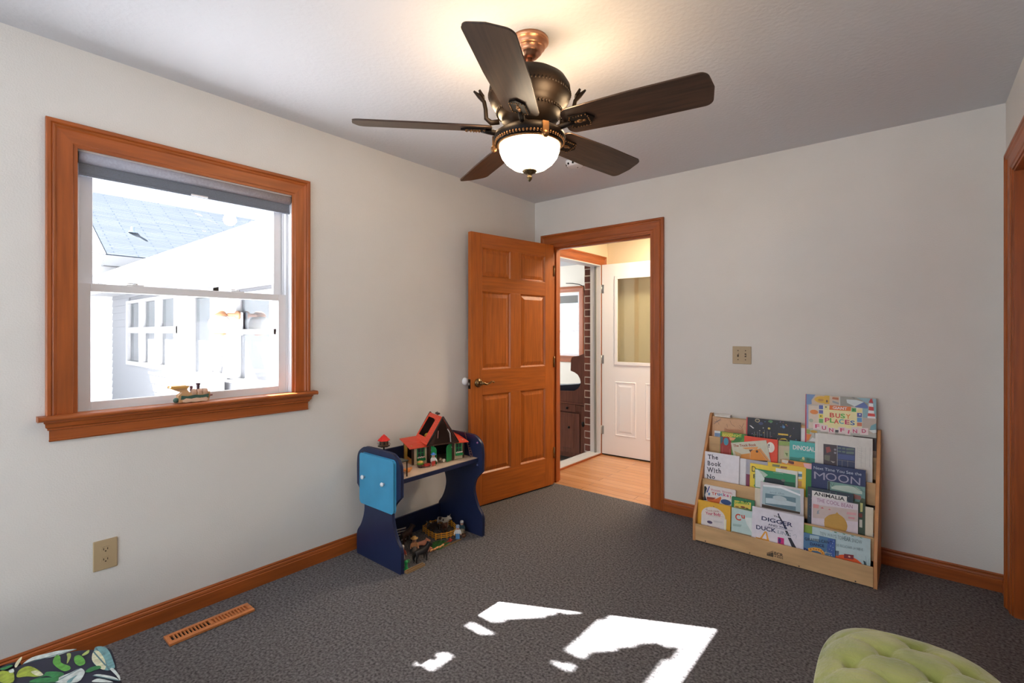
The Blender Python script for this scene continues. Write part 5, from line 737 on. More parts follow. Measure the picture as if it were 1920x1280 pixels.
tag(MB().lathe([(.010, 0), (.013, .008), (.014, .018), (.012, .020), (.010, .016), (.0005, .015)], C(.12, .05, .025), n=20).build('toy_pot', loc=(.388, -1.262, 0)), 'small brown toy pot beside the feet of the two farmers', 'toy pot')
q = tag(empty('toy_harrow', (.372, -1.372, .0)), 'red toy harrow lying in front of the yellow fence', 'toy tool')
MB().tube([(.0, -.05, .006), (0, .03, .006)], .0028, C(.40, .03, .02), 6).tube([(-.012, 0, .006), (.012, 0, .006)], .0028, C(.4, .03, .02), 6).build('frame', q); MB().lathe([(.011, -.003), (.011, .003)], C(.5, .04, .03), Matrix.Translation((0, .008, .011)) @ Matrix.Rotation(pi/2, 4, 'X'), 14).build('wheel', q)
tag(MB().box((-.004, -.075, 0), (.004, .075, .006), C(.22, .14, .06)).build('toy_rail', loc=(.402, -1.375, 0)), 'thin tan toy rail on the carpet at the edge of the green mat', 'toy rail')
q = tag(empty('toy_water_pump', (.448, -1.762, 0)), 'bright green toy water pump beside the left end panel on the carpet', 'toy pump'); GP = C(.02, .36, .10)
MB().lathe([(.014, 0), (.014, .005), (.008, .010), (.0085, .034), (.011, .038), (.009, .046), (.004, .05), (.0005, .052)], GP, n=20).build('body', q); MB().tube([(0, .006, .036), (0, .018, .038), (0, .022, .032)], .003, GP, 8).build('spout', q); MB().tube([(0, -.004, .046), (.004, .012, .050), (.004, .024, .044)], .002, GP, 6).build('lever', q)
q = tag(empty('toy_trough', (.484, -1.730, 0), radians(0)), 'tan toy trough lying on the carpet at the front left of the table', 'toy trough'); TN = C(.30, .19, .09)
MB().box((-.012, -.062, 0), (.012, .062, .004), TN).box((-.012, -.062, .004), (-.008, .062, .013), TN).box((.008, -.062, .004), (.012, .062, .013), TN).box((-.008, -.062, .004), (.008, -.058, .013), TN).box((-.008, .058, .004), (.008, .062, .013), TN).build('box', q, bevel=.001)
q = tag(empty('toy_rake', (.345, -1.06, 0)), 'small dark red toy rake on the carpet right of the right end panel', 'toy tool'); RR = C(.22, .015, .015)
MB().tube([(0, 0, .004), (.02, .012, .028)], .0022, RR, 6).tube([(-.014, .012, .004), (.014, -.010, .030)], .0022, RR, 6).build('shaft', q)
rk = MB()
for i in range(4): rk.tube([(.012+i*.006, .012-i*.004, .028), (.018+i*.006, .016-i*.004, .010)], .0016, RR, 5)
rk.tube([(.010, .014, .028), (.032, -.002, .028)], .002, RR, 6); rk.build('tines', q)
# ---------------------------------------------------------------- toy train on the sill
tr = tag(empty('toy_train', (.008, -2.645, .974), radians(90)), 'wooden toy steam engine with a green side on the window sill', 'toy train')
LW = C(.52, .30, .14); PW = C(.22, .10, .12); GW = C(.04, .10, .075)
MB().prism([(-.062, .006), (.056, .006), (.060, .030), (.060, .042), (-.022, .042), (-.030, .055), (-.040, .060), (-.050, .045), (-.062, .035)], -.016, .016, LW, 'y').build('body', tr, bevel=.003)
for x in (-.002, .022, .044): MB().lathe([(.0175, x-.010), (.0185, x-.006), (.0185, x+.006), (.0175, x+.010)], C(.50, .30, .20), Matrix.Translation((0, 0, .042)) @ Matrix.Rotation(pi/2, 4, 'Y'), 24).build('boiler_band', tr)
MB().prism([(-.096, .071), (-.030, .071), (-.026, .077), (-.094, .078)], -.024, .024, C(.62, .33, .08), 'y').prism([(-.094, .071), (-.030, .071), (-.033, .048), (-.055, .052)], -.014, .014, LW, 'y').build('cab_roof', tr, bevel=.002)
MB().lathe([(.007, .055), (.005, .062), (.007, .070), (.0055, .075), (.0005, .076)], PW, Matrix.Translation((-.010, 0, 0)), 18).build('dome', tr)
MB().lathe([(.007, .055), (.0055, .064), (.008, .068), (.006, .073), (.009, .079), (.0095, .086), (.0005, .086)], C(.07, .03, .05), Matrix.Translation((.018, 0, 0)), 18).build('chimney', tr)
MB().prism([(-.056, .018), (.054, .018), (.056, .034), (.03, .030), (.0, .034), (-.03, .030), (-.054, .034)], -.020, .020, GW, 'y').build('side_board', tr, bevel=.001)
for s in (-1, 1):
    MB().prism([(-.048, .006), (-.036, .003), (-.015, .006), (.005, .003), (.025, .006), (.045, .003), (.052, .012), (.045, .020), (.025, .017), (.005, .020), (-.015, .017), (-.036, .021), (-.050, .014)], s*.0205, s*.024, C(.62, .42, .30), 'y').build('drive_rod', tr, bevel=.001)
    for x in (-.036, -.005, .026): MB().lathe([(.010, s*.017), (.010, s*.0203)], LW, Matrix.Translation((x, 0, .0102)) @ Matrix.Rotation(-pi/2, 4, 'X'), 18).build('wheel', tr)
MB().lathe([(.010, 0), (.012, .006), (.004, .010), (.004, .02)], C(.3, .12, .12), Matrix.Translation((.058, 0, .026)) @ Matrix.Rotation(pi/2, 4, 'Y'), 16).build('buffer', tr)
MB().ball((-.070, 0, .014), (.012, .014, .012), GW).build('tender_ball', tr)
# ---------------------------------------------------------------- hall behind the doorway
HW = mat('hall_paint', (.78, .66, .48), .75, bump=.08, bscale=160)
def plank(name, col, col2):
    m = bpy.data.materials.new(name); m.use_nodes = True; nt = m.node_tree; b = nt.nodes['Principled BSDF']; b.inputs['Roughness'].default_value = .16
    tc = nt.nodes.new('ShaderNodeTexCoord'); br = nt.nodes.new('ShaderNodeTexBrick'); nt.links.new(tc.outputs['Object'], br.inputs['Vector'])
    mp = nt.nodes.new('ShaderNodeMapping'); mp.inputs['Rotation'].default_value = (0, 0, 0); nt.links.new(tc.outputs['Object'], mp.inputs[0]); nt.links.new(mp.outputs[0], br.inputs['Vector'])
    br.inputs['Scale'].default_value = 1; br.inputs['Brick Width'].default_value = .9; br.inputs['Row Height'].default_value = .083; br.inputs['Mortar Size'].default_value = .0012; br.inputs['Mortar Smooth'].default_value = .3
    br.inputs['Color1'].default_value = (*col, 1); br.inputs['Color2'].default_value = (*col2, 1); br.inputs['Mortar'].default_value = (.18, .07, .03, 1)
    n = nt.nodes.new('ShaderNodeTexNoise'); m2 = nt.nodes.new('ShaderNodeMapping'); m2.inputs['Scale'].default_value = (2, 30, 2); nt.links.new(tc.outputs['Object'], m2.inputs[0]); nt.links.new(m2.outputs[0], n.inputs['Vector']); n.inputs['Scale'].default_value = 3
    mx = nt.nodes.new('ShaderNodeMix'); mx.data_type = 'RGBA'; mx.blend_type = 'MULTIPLY'; mx.inputs[0].default_value = .35
    nt.links.new(br.outputs['Color'], mx.inputs[6]); nt.links.new(n.outputs['Fac'], mx.inputs[7]); nt.links.new(mx.outputs[2], b.inputs['Base Color']); return m
HARD = plank('hardwood_planks', (.70, .36, .17), (.58, .27, .12))
S('floor_hall', MB().box((0, .02, -.10), (2.9, 1.32, -.002), HARD))
S('ceiling_hall', MB().box((-.12, .12, H), (2.9, 1.44, H+.1), CEIL))
S('wall_hall_far', MB().box((0, 1.32, -.1), (2.9, 1.44, H), HW)); S('wall_hall_right', MB().box((2.9, .12, -.1), (3.0, 1.44, H), HW))
S('wall_hall_left', MB().box((-.10, .12, -.1), (0, .25, H), HW).box((-.10, 1.175, -.1), (0, 1.44, H), HW).box((-.10, .25, 2.025), (0, 1.175, H), HW))
mb = MB(); casing(mb, (.16, -.002, 1.262, 2.112), lambda a, z, o: (o, a, z), (WY, WZ)); S('trim_5', mb)
S('trim_6', MB().box((-.125, 1.158, -.0), (.002, 1.176, 2.03), VINYL).box((-.125, .25, 0), (.002, .268, 2.03), VINYL).box((-.125, .25, 2.008), (.002, 1.176, 2.026), VINYL).box((-.068, 1.146, .0), (-.048, 1.160, 2.01), C(.25, .25, .24)))
S('trim_7', MB().box((-.145, .25, -.02), (0, 1.176, .010), C(.55, .53, .50)).box((0, .25, -.01), (.018, 1.176, .012), WY))
# white half-glass door folded back against the far hall wall
d3 = st(empty('door_3', (.012, 1.170, .012), radians(2.2)), 'white half-glass door standing open in the hall'); DW = .82; DT = 2.008
mb = MB(); gx0, gx1, gz0, gz1 = .165, .655, .965, 1.86
mb.box((0, 0, 0), (gx0, .040, DT), WHITE).box((gx1, 0, 0), (DW, .040, DT), WHITE).box((gx0, 0, 0), (gx1, .040, gz0), WHITE).box((gx0, 0, gz1), (gx1, .040, DT), WHITE); mb.build('leaf', d3)
mb = MB()
for (x0, x1, z0, z1) in ((gx0-.018, gx0+.016, gz0-.018, gz1+.018), (gx1-.016, gx1+.018, gz0-.018, gz1+.018), (gx0, gx1, gz0-.018, gz0+.016), (gx0, gx1, gz1-.016, gz1+.018)): mb.box((x0, -.009, z0), (x1, .002, z1), WHITE)
mb.build('glazing_frame', d3, bevel=.003)
MB().box((gx0-.002, .016, gz0-.002), (gx1+.002, .022, gz1+.002), glassmat('door_glass', .10, (.90, .92, .88))).build('pane', d3)
for x0, x1 in ((.150, .385), (.485, .690)):
    p = MB()
    def rc(d, y): return [(x0+d, y, .205+d), (x1-d, y, .205+d), (x1-d, y, .775-d), (x0+d, y, .775-d)]
    vs = rc(0, .0)+rc(.008, -.005)+rc(.016, -.001)+rc(.020, .004)+rc(.055, -.004); p.add(vs, [(4*k+a, 4*k+(a+1) % 4, 4*k+4+(a+1) % 4, 4*k+4+a) for k in range(4) for a in range(4)]+[(16, 17, 18, 19)], WHITE); p.build('panel', d3)
for z in (.25, 1.0, 1.75): MB().lathe([(.007, z-.045), (.007, z+.045)], mat('steel', (.5, .5, .48), .35, 1), Matrix.Translation((-.006, .002, 0)), 10).box((-.006, -.002, z-.045), (.022, -.0005, z+.045), mat('steel', (.5, .5, .48), .35, 1)).build('hinge', d3)
MB().box((.0, -.004, -.010), (DW, .030, .0), DARKM).build('sweep', d3)
# ---------------------------------------------------------------- enclosed porch beyond the hall
PF = -.20
PW_ = mat('porch_paint', (.80, .76, .66), .7)
def brick():
    m = bpy.data.materials.new('brick'); m.use_nodes = True; nt = m.node_tree; b = nt.nodes['Principled BSDF']; b.inputs['Roughness'].default_value = .85
    tc = nt.nodes.new('ShaderNodeTexCoord'); br = nt.nodes.new('ShaderNodeTexBrick'); mp = nt.nodes.new('ShaderNodeMapping'); mp.inputs['Rotation'].default_value = (pi/2, 0, 0)
    nt.links.new(tc.outputs['Object'], mp.inputs[0]); nt.links.new(mp.outputs[0], br.inputs['Vector'])
    br.inputs['Scale'].default_value = 1; br.inputs['Brick Width'].default_value = .205; br.inputs['Row Height'].default_value = .0737; br.inputs['Mortar Size'].default_value = .006
    br.inputs['Color1'].default_value = (.10, .035, .028, 1); br.inputs['Color2'].default_value = (.20, .065, .045, 1); br.inputs['Mortar'].default_value = (.52, .46, .40, 1); br.offset = .5
    nt.links.new(br.outputs['Color'], b.inputs['Base Color']); return m
S('wall_porch_brick', MB().box((-.205, 1.172, PF), (-.125, 3.55, H), brick()))
S('floor_porch', MB().box((-6, -1.0, PF-.1), (-.10, 3.55, PF), mat('porch_floor', (.30, .27, .24), .6)))
S('ceiling_porch', MB().box((-6, -1.0, H), (-.12, 3.67, H+.1), CEIL))
S('wall_porch_far', MB().box((-1.752, 3.55, PF), (-.1, 3.67, H), PW_).box((-6, 3.55, PF), (-2.45, 3.67, H), PW_).box((-2.45, 3.55, PF), (-1.752, 3.67, .90), PW_).box((-2.45, 3.55, 1.975), (-1.752, 3.67, H), PW_))
S('wall_porch_end', MB().box((-6.1, -1.0, PF), (-6, 3.67, H), PW_))
w2 = st(empty('window_2', (-2.10, 3.55, .9)), 'porch window with orange wood casing seen through the doorway')
def P2(mb, name, **k):
    mb.v = [(x+2.10, y-3.55, z-.9) for x, y, z in mb.v]; return mb.build(name, w2, **k)
mb = MB()
mb2 = MB(); casing(mb2, (-2.545, .80, -1.660, 2.080), lambda a, z, o: (a, 3.55-o, z), (WX, WZ)); P2(mb2, 'casing')
P2(MB().box((-2.57, 3.50, .885), (-1.635, 3.56, .905), WX).box((-2.545, 3.53, .80), (-1.66, 3.55, .885), WX), 'sill')
P2(MB().box((-2.45, 3.57, .90), (-2.41, 3.63, 1.975), VINYL).box((-1.79, 3.57, .90), (-1.752, 3.63, 1.975), VINYL).box((-2.41, 3.57, 1.30), (-1.79, 3.61, 1.345), VINYL).box((-2.41, 3.57, .90), (-1.79, 3.63, .94), VINYL).box((-2.41, 3.57, 1.93), (-1.79, 3.63, 1.975), VINYL), 'frame')
P2(MB().box((-2.41, 3.60, .93), (-1.79, 3.603, 1.94), GLASS), 'pane')
tag(MB().box((-2.44, 3.575, 1.80), (-1.76, 3.579, 1.955), mat('porch_shade', (.22, .22, .21), .8)).build('roller_blind'), 'grey roller blind at the top of the window seen through the doorway', 'blind')
tag(MB().tube([(-1.95, 3.45, 2.13), (-1.80, 3.42, 2.115), (-1.68, 3.44, 2.09), (-1.63, 3.50, 2.06), (-1.635, 3.535, 1.90)], .007, DARKM, 8).build('curtain_rod'), 'thin black curved rod above the window seen through the doorway', 'curtain rod')
# hutch with shaped back board
DW_ = wood('dark_pine', (.20, .070, .042), 'z', .4, .6)
ht = tag(empty('wooden_hutch', (-.62, 1.30, PF)), 'dark brown wooden hutch with a scrolled side seen through the doorway', 'hutch')
MB().box((-.42, .012, .06), (.385, .46, .675), DW_).box((-.42, 0, .0), (-.33, .012, .67), DW_).box((.29, 0, 0), (.385, .012, .67), DW_).box((-.33, 0, .60), (.29, .012, .67), DW_).box((-.33, 0, .10), (.29, .012, .15), DW_).build('body', ht, bevel=.003)
MB().box((-.435, -.012, .675), (.395, .47, .692), DW_).build('top', ht, bevel=.004)
pr = [(.395, .69), (.395, 1.27), (.34, 1.262), (.27, 1.235), (.20, 1.225), (.165, 1.205), (.155, 1.18), (.150, 1.06), (.20, 1.045), (.245, 1.02), (.275, .975), (.285, .935), (.275, .89), (.245, .855), (.19, .825), (-.05, .81), (-.43, .81), (-.43, .69)]
MB().prism(pr, .005, .030, DW_, 'y').build('shaped_gallery', ht, bevel=.002)
MB().box((-.08, -.010, .585), (.225, .002, .672), DW_).build('drawer', ht, bevel=.003)
dd = MB().box((-.085, -.010, .12), (.275, .002, .575), DW_).box((-.035, -.016, .17), (.20, -.008, .535), DW_).build('door', ht, bevel=.004)
for x, z in ((.15, .63), (.175, .41)): MB().lathe([(.006, 0), (.012, .014), (.015, .02), (.010, .026), (.0005, .027)], DARKM, Matrix.Translation((x-.03, -.010, z)) @ Matrix.Rotation(pi/2, 4, 'X'), 16).build('knob', ht)
MB().lathe([(.020, 0), (.020, .006), (.0005, .008)], DARKM, Matrix.Translation((.320, 0, .462)) @ Matrix.Rotation(pi/2, 4, 'X') @ Matrix.Diagonal((1, 1.5, 1, 1)), 16).build('latch', ht)
tag(MB().prism([(-.42, .70), (.30, .70), (.27, .93), (.20, .90), (-.1, .865), (-.42, .85)], .10, .30, C(.012, .014, .03), 'y').build('black_bag', loc=(-.62, 1.30, PF)), 'black bag lying on the dark hutch seen through the doorway', 'bag')
# ---------------------------------------------------------------- outside: courtyard wing of the same house
SID = mat('vinyl_siding', (.235, .24, .255), .6); TRM = mat('outside_trim', (.36, .36, .37), .5); SNOW = mat('courtyard_ground', (.72, .73, .76), .9, noise=.1, nscale=3)
S('ground', MB().box((-16, -14, -.65), (-.13, -1.0, -.55), SNOW))
S('wall_outside_left', MB().box((-.16, -12, -.6), (-.125, WY0-.12, H+.1), SID).box((-.16, WY1+.12, -.6), (-.125, -1.12, H+.1), SID).box((-.16, WY0-.12, -.6), (-.125, WY1+.12, WZ0-.12), SID).box((-.16, WY0-.12, WZ1+.12), (-.125, WY1+.12, H+.1), SID))
wn = st(empty('wall_wing', (-4.8, -1.12, 0)), 'sunlit white sided wing of the house outside the window')
def PW(mb, name, parent=wn, **k):
    mb.v = [(x+4.8, y+1.12, z) for x, y, z in mb.v]; return mb.build(name, parent, **k)
OP = [(-8.30, -5.60, .80, 1.83), (-4.97, -4.19, -.5, 1.76), (-3.50, -2.50, .77, 1.72)]
mb = MB(); ex = .1305; z = -.55
while z < 2.12:   # lapped courses, each leaning out at its foot
    segs = [(-9.5, -.16)]
    zc = z+ex/2
    for (a, b, z0, z1) in OP:
        if z0-.05 < zc < z1+.05: segs = [s_ for (p, q_) in segs for s_ in ((p, min(q_, a)), (max(p, b), q_)) if s_[1]-s_[0] > .01]
    for (a, b) in segs: mb.add([(a, -1.136, z), (b, -1.136, z), (b, -1.122, z+ex), (a, -1.122, z+ex), (a, -1.10, z), (b, -1.10, z), (b, -1.10, z+ex), (a, -1.10, z+ex)], [(0, 1, 2, 3), (0, 4, 5, 1), (0, 3, 7, 4), (1, 5, 6, 2)], SID)
    z += ex
PW(mb, 'siding')
PW(MB().box((-9.5, -1.10, -.55), (-.16, -1.0, 2.5), SID), 'wall_core')
PW(MB().box((-9.6, -1.50, 2.00), (-.16, -1.12, 2.02), TRM), 'soffit')
PW(MB().box((-9.6, -1.52, 1.99), (-.16, -1.50, 2.16), TRM).box((-9.6, -1.54, 2.16), (-.16, -1.50, 2.31), TRM), 'fascia')
SH = mat('shingles_near', (.09, .09, .10), .9)
PW(MB().prism([(-1.49, 2.27), (-1.49, 2.29), (4.0, 4.1), (4.0, 4.08)], -9.6, -.16, SH, 'x'), 'roof')
PW(MB().box((-5.575, -1.145, -.5), (-5.54, -1.12, 2.02), TRM).box((-4.19, -1.150, -.5), (-3.98, -1.12, 2.02), TRM).box((-5.10, -1.150, -.5), (-4.97, -1.12, 1.85), TRM).box((-4.97, -1.150, 1.76), (-4.0, -1.12, 1.86), TRM), 'trim_boards')
GDARK = mat('glass_tone_dark', (.055, .075, .09), .6); GPALE = mat('glass_tone_pale', (.13, .145, .165), .8, noise=.12, nscale=9, stretch=(6, 1, .3))  # look of the glass put into flat colour: dark, with a paler lower part
def far_window(x0, x1, z0, z1, lites, rail, rz0=1.29, rz1=1.38):
    g = MB().box((x0, -1.165, z0-.07), (x1, -1.10, z0), TRM).box((x0, -1.165, z1), (x1, -1.10, z1+.05), TRM)
    xs = [x0]+[v for l in lites for v in l]+[x1]
    for i in range(0, len(xs), 2): g.box((xs[i], -1.165, z0), (xs[i+1], -1.10, z1), TRM)
    if rail: g.box((x0, -1.155, rz0), (x1, -1.10, rz1), TRM)
    o = PW(g, 'window_frame'); g = MB()
    pg = MB(); ig = MB(); cg = MB()
    for (a, b) in lites: pg.box((a, -1.118, z0), (b, -1.114, z1), GLASSD); ig.box((a, -1.105, z0), (b, -1.102, z1), GDARK); cg.box((a, -1.111, z0), (b, -1.108, min(1.445, z1)), GPALE)
    PW(pg, 'pane'); PW(ig, 'dark_tone_panel'); PW(cg, 'pale_tone_panel')  # the last panel is only the pale lower tone of the glass
GLASSD = glassmat('outside_glass', .18)
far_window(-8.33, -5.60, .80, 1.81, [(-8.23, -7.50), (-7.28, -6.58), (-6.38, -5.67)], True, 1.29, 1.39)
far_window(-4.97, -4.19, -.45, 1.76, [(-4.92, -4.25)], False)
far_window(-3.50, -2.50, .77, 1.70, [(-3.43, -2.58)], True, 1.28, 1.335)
S('wall_courtyard_end', MB().box((-9.7, -12, -.6), (-9.5, -1.0, 2.72), mat('white_clapboard', (.70, .70, .71), .6)))
# large shingled roof beyond the courtyard
def shingles():
    m = bpy.data.materials.new('roof_shingles'); m.use_nodes = True; nt = m.node_tree; b = nt.nodes['Principled BSDF']; b.inputs['Roughness'].default_value = 1; b.inputs['Specular IOR Level'].default_value = 0
    tc = nt.nodes.new('ShaderNodeTexCoord'); br = nt.nodes.new('ShaderNodeTexBrick'); mp = nt.nodes.new('ShaderNodeMapping'); mp.inputs['Rotation'].default_value = (0, 0, pi/2)
    nt.links.new(tc.outputs['Object'], mp.inputs[0]); nt.links.new(mp.outputs[0], br.inputs['Vector'])
    br.inputs['Scale'].default_value = 1; br.inputs['Brick Width'].default_value = .75; br.inputs['Row Height'].default_value = .088; br.inputs['Mortar Size'].default_value = .011; br.inputs['Mortar Smooth'].default_value = .4
    br.inputs['Color1'].default_value = (.105, .118, .136, 1); br.inputs['Color2'].default_value = (.088, .101, .12, 1); br.inputs['Mortar'].default_value = (.05, .065, .09, 1)
    nt.links.new(br.outputs['Color'], b.inputs['Base Color']); return m
rf = st(empty('roof_beyond', (-9.3, 0, 2.80)), 'large grey shingled roof across the courtyard')
sl = math.hypot(3.2, 1.85); ra = math.atan2(1.85, 3.2)
o = MB().box((-sl, -1.30, -.03), (0, 12, 0), shingles()).build('shingle_slope', rf); o.rotation_euler = (0, ra, 0)
o = MB().add([(-sl, -9, -.03), (-sl, -1.3, -.03), (0, -1.3, -.03), (0, -9, -.03), (-sl, -9, 0), (-sl, -1.3, 0), (0, -1.3, 0), (0, -9, 0)], [(4, 5, 6, 7), (0, 3, 2, 1), (2, 3, 7, 6)], TRM).build('side_roof', rf); o.rotation_euler = (0, ra, 0); o.location = (.03, .03, .004)
MB().box((-.02, -1.30, -.20), (.02, 12, -.02), TRM).box((-.4, -1.30, -.22), (.02, 12, -.20), TRM).build('fascia', rf)
S('wall_beyond', MB().box((-9.75, -1.0, -.6), (-9.7, 12, 2.6), SID).box((-9.70, -.75, 2.40), (-9.66, -.3, 2.58), C(.12, .16, .22)))
vp = tag(MB().lathe([(.09, 0), (.06, .03), (.035, .04), (.035, .12), (.0005, .12)], mat('vent_metal', (.35, .42, .5), .5), n=16).build('roof_vent_pipe', loc=(-10.45, -.60, 3.46)), 'small vent pipe on the grey shingled roof outside the window', 'vent pipe')
# porch light on the wing wall
pl = tag(empty('porch_light', (-3.42, -1.13, 1.40)), 'globe porch light on the white siding outside the window', 'wall lamp')
PLC = mat('copper_lamp', (.42, .20, .10), .5, .3); GLW = mat('lamp_glass', (.75, .73, .68), .25)
MB().box((-.02, -.02, -.13), (.10, -.0, .13), TRM).build('mounting_plate', pl, bevel=.004); MB().lathe([(.05, 0), (.045, .03), (.02, .05), (.02, .12)], PLC, Matrix.Translation((.03, -.02, .10)) @ Matrix.Rotation(pi/2, 4, 'X'), 18).build('arm', pl)
MB().ball((-.03, -.20, -.01), .115, GLW, n=24, h=16).build('globe', pl); MB().lathe([(.07, .085), (.075, .10), (.05, .135), (.03, .15)], PLC, Matrix.Translation((-.03, -.20, 0)), 20).lathe([(.04, -.14), (.065, -.12), (.06, -.105)], PLC, Matrix.Translation((-.03, -.20, 0)), 20).build('caps', pl)
pb = tag(empty('storage_box', (-3.95, -1.40, -.55)), 'white storage box beside the glazed door outside the window', 'box')
MB().box((-.28, -.2, 0), (.28, .2, 1.30), TRM).build('body', pb, bevel=.01); MB().box((-.30, -.22, 1.30), (.30, .22, 1.36), TRM).build('lid', pb, bevel=.01)
# unseen screen of leaves added outside, shaped to cut out the sun patches
LEAF = mat('screen_leaves', (.05, .10, .03), .7)
LIT = [[[1.02, -1.814], [1.017, -1.662], [1.139, -1.605], [1.356, -1.503], [1.418, -1.486], [1.427, -1.5], [1.376, -1.534], [1.325, -1.576], [1.271, -1.667], [1.189, -1.752], [1.183, -1.789], [1.144, -1.816]],
 [[1.497, -1.769], [1.498, -1.581], [1.502, -1.408], [1.64, -1.32], [1.931, -1.185], [1.96, -1.191], [1.955, -1.307], [1.966, -1.637], [2.01, -1.719], [1.99, -2.15], [1.833, -2.15], [1.83, -1.734], [1.833, -1.593], [1.846, -1.47], [1.781, -1.487], [1.744, -1.508], [1.708, -1.549], [1.661, -1.631], [1.594, -1.716], [1.592, -1.76], [1.564, -1.776]],
 [[1.048, -1.922], [1.043, -1.9], [1.074, -1.88], [1.171, -1.87], [1.19, -1.879], [1.185, -1.907], [1.151, -1.927]],
 [[1.493, -1.876], [1.49, -1.854], [1.512, -1.837], [1.576, -1.833], [1.595, -1.843], [1.591, -1.869], [1.569, -1.884]],
 [[1.075, -2.224], [1.072, -2.172], [1.12, -2.163], [1.111, -2.094], [1.145, -2.076], [1.185, -2.085], [1.186, -2.171], [1.17, -2.193], [1.124, -2.216]]]
def inside(x, y, poly):
    c_ = False; n = len(poly); j = n-1
    for i in range(n):
        if (poly[i][1] > y) != (poly[j][1] > y) and x < (poly[j][0]-poly[i][0])*(y-poly[i][1])/(poly[j][1]-poly[i][1])+poly[i][0]: c_ = not c_
        j = i
    return c_
tree = tag(empty('added_sun_screen', (-2.2, -4.2, -.55)), 'leaf screen added outside the window, out of view, to shape the sun patches', 'sun screen')  # tree holds only the added leaf screen and its stem
tr_off = Vector((2.2, 4.2, .55)); q = MB(); R_ = random.Random(3); st_ = .024
xf = .90
while xf < 2.06:
    yf = -2.70
    while yf < -1.05:
        if not any(inside(xf, yf, p) for p in LIT):
            if -3.15 < yf-.50*xf < -2.12:
                t = xf+R_.uniform(1.45, 1.65); p = Vector((xf-t, yf-.50*t, .975*t))+tr_off
                # screen leaf lying roughly square to the sun
                n = SUN.normalized(); a = n.cross(Vector((0, 0, 1))).normalized(); b = n.cross(a); r = .0175; an = R_.uniform(0, .5)
                vs = [p+a*(r*cos(k*pi/4+an))+b*(r*sin(k*pi/4+an))*1.0 for k in range(8)]; vs2 = [v+n*.002 for v in vs]
                q.add(vs+vs2, [tuple(range(8)), tuple(range(15, 7, -1))], LEAF)
        yf += st_
    xf += st_
fo = q.build('leaf_screen', tree); fo['kind'] = 'stuff'
MB().tube([(0, 0, 0), (.05, .03, 1.2), (.15, .25, 2.3), (.35, .55, 2.95), (.50, .70, 3.30)], [.07, .06, .045, .03, .015], wood('screen_stem_wood', (.08, .055, .035), 'z', .9), 10).build('trunk', tree)  # stem added to carry the leaf screen
# ---------------------------------------------------------------- green tufted footstool
GV = mat('green_velvet', (.36, .39, .12), .8, noise=.28, nscale=9, bump=.25, bscale=90, col2=(.23, .28, .06)); GV.node_tree.nodes['Principled BSDF'].inputs['Sheen Weight'].default_value = .5
gs = tag(empty('tufted_footstool', (0, 0, 0)), 'long oval green velvet footstool with deep buttons at the bottom right', 'footstool')
c0 = Vector((2.608, -2.00)); ax = radians(94); A_, B_ = .40, .212; ZT_ = .447
BT_ = []
ux, uy = cos(ax), sin(ax)
def loc2w(a, b): return (c0.x+a*ux-b*uy, c0.y+a*uy+b*ux)
def w2loc(x, y): dx, dy = x-c0.x, y-c0.y; return (dx*ux+dy*uy, -dx*uy+dy*ux)
seed = [(2.467, -1.905), (2.533, -1.805), (2.581, -1.704+.03), (2.685, -1.765), (2.633, -1.855)]
d1_, d2_ = Vector((.066, .100)), Vector((.166-.066, -.050))   # lattice steps between buttons
base = Vector((2.467, -1.905))
for i in range(-9, 5):
    for j in range(-6, 8):
        p = base+d1_*i+Vector((.100, -.050))*j
        a, b = w2loc(p.x, p.y)
        if (abs(a)/(A_-.045))**2.6+(abs(b)/(B_-.03))**2.6 < 1: BT_.append((a, b))
def cush(a, b):
    rr = ((abs(a)/A_)**3.1+(abs(b)/B_)**3.1)**(1/3.1)
    z = ZT_-.045*(max(0, rr)**5)+.012*(1-rr*rr)
    for (p, q_) in BT_:
        d = math.hypot(a-p, b-q_)
        z -= .022*math.exp(-(d/.013)**2)+.012*math.exp(-(d/.035)**2)
    e = Matrix(((d1_.x, .100), (d1_.y, -.050))).inverted()
    X_, Y_ = loc2w(a, b); v = e @ Vector((X_-base.x, Y_-base.y)); fu, fv = v.x-round(v.x), v.y-round(v.y)
    if rr < .98: z -= .006*math.exp(-abs(fu*.12/.006))+.006*math.exp(-abs(fv*.11/.006))
    return z
q = MB(); NA, NR = 160, 70; vs = []; fs = []
for j in range(NR+1):
    for k in range(NA):
        t = 2*pi*k/NA; r = j/NR; ca, sa = cos(t), sin(t); g_ = (abs(ca)**3.1+abs(sa)**3.1)**(-1/3.1)
        a, b = A_*g_*ca*max(r, .002), B_*g_*sa*max(r, .002); X_, Y_ = loc2w(a, b); vs.append((X_, Y_, cush(a, b)))
for j in range(NR):
    for k in range(NA): fs.append((j*NA+k, (j+1)*NA+k, (j+1)*NA+(k+1) % NA, j*NA+(k+1) % NA))
fs.append(tuple(range(NA)))
k0 = len(vs)-NA
for s_, zz in ((1.012, ZT_-.060), (1.014, ZT_-.09), (1.0, ZT_-.13), (.985, .14)):
    m0 = len(vs)
    for k in range(NA):
        t = 2*pi*k/NA; ca, sa = cos(t), sin(t); g_ = (abs(ca)**3.1+abs(sa)**3.1)**(-1/3.1); X_, Y_ = loc2w(A_*g_*ca*s_, B_*g_*sa*s_); vs.append((X_, Y_, zz))
    for k in range(NA): fs.append((k0+k, m0+k, m0+(k+1) % NA, k0+(k+1) % NA))
    k0 = m0
q.add(vs, fs, GV, smooth=True); q.build('cushion', gs)
for a, b in BT_:
    X_, Y_ = loc2w(a, b); MB().ball((X_, Y_, cush(a, b)+.001), (.008, .008, .004), GV, n=12, h=6).build('button', gs)
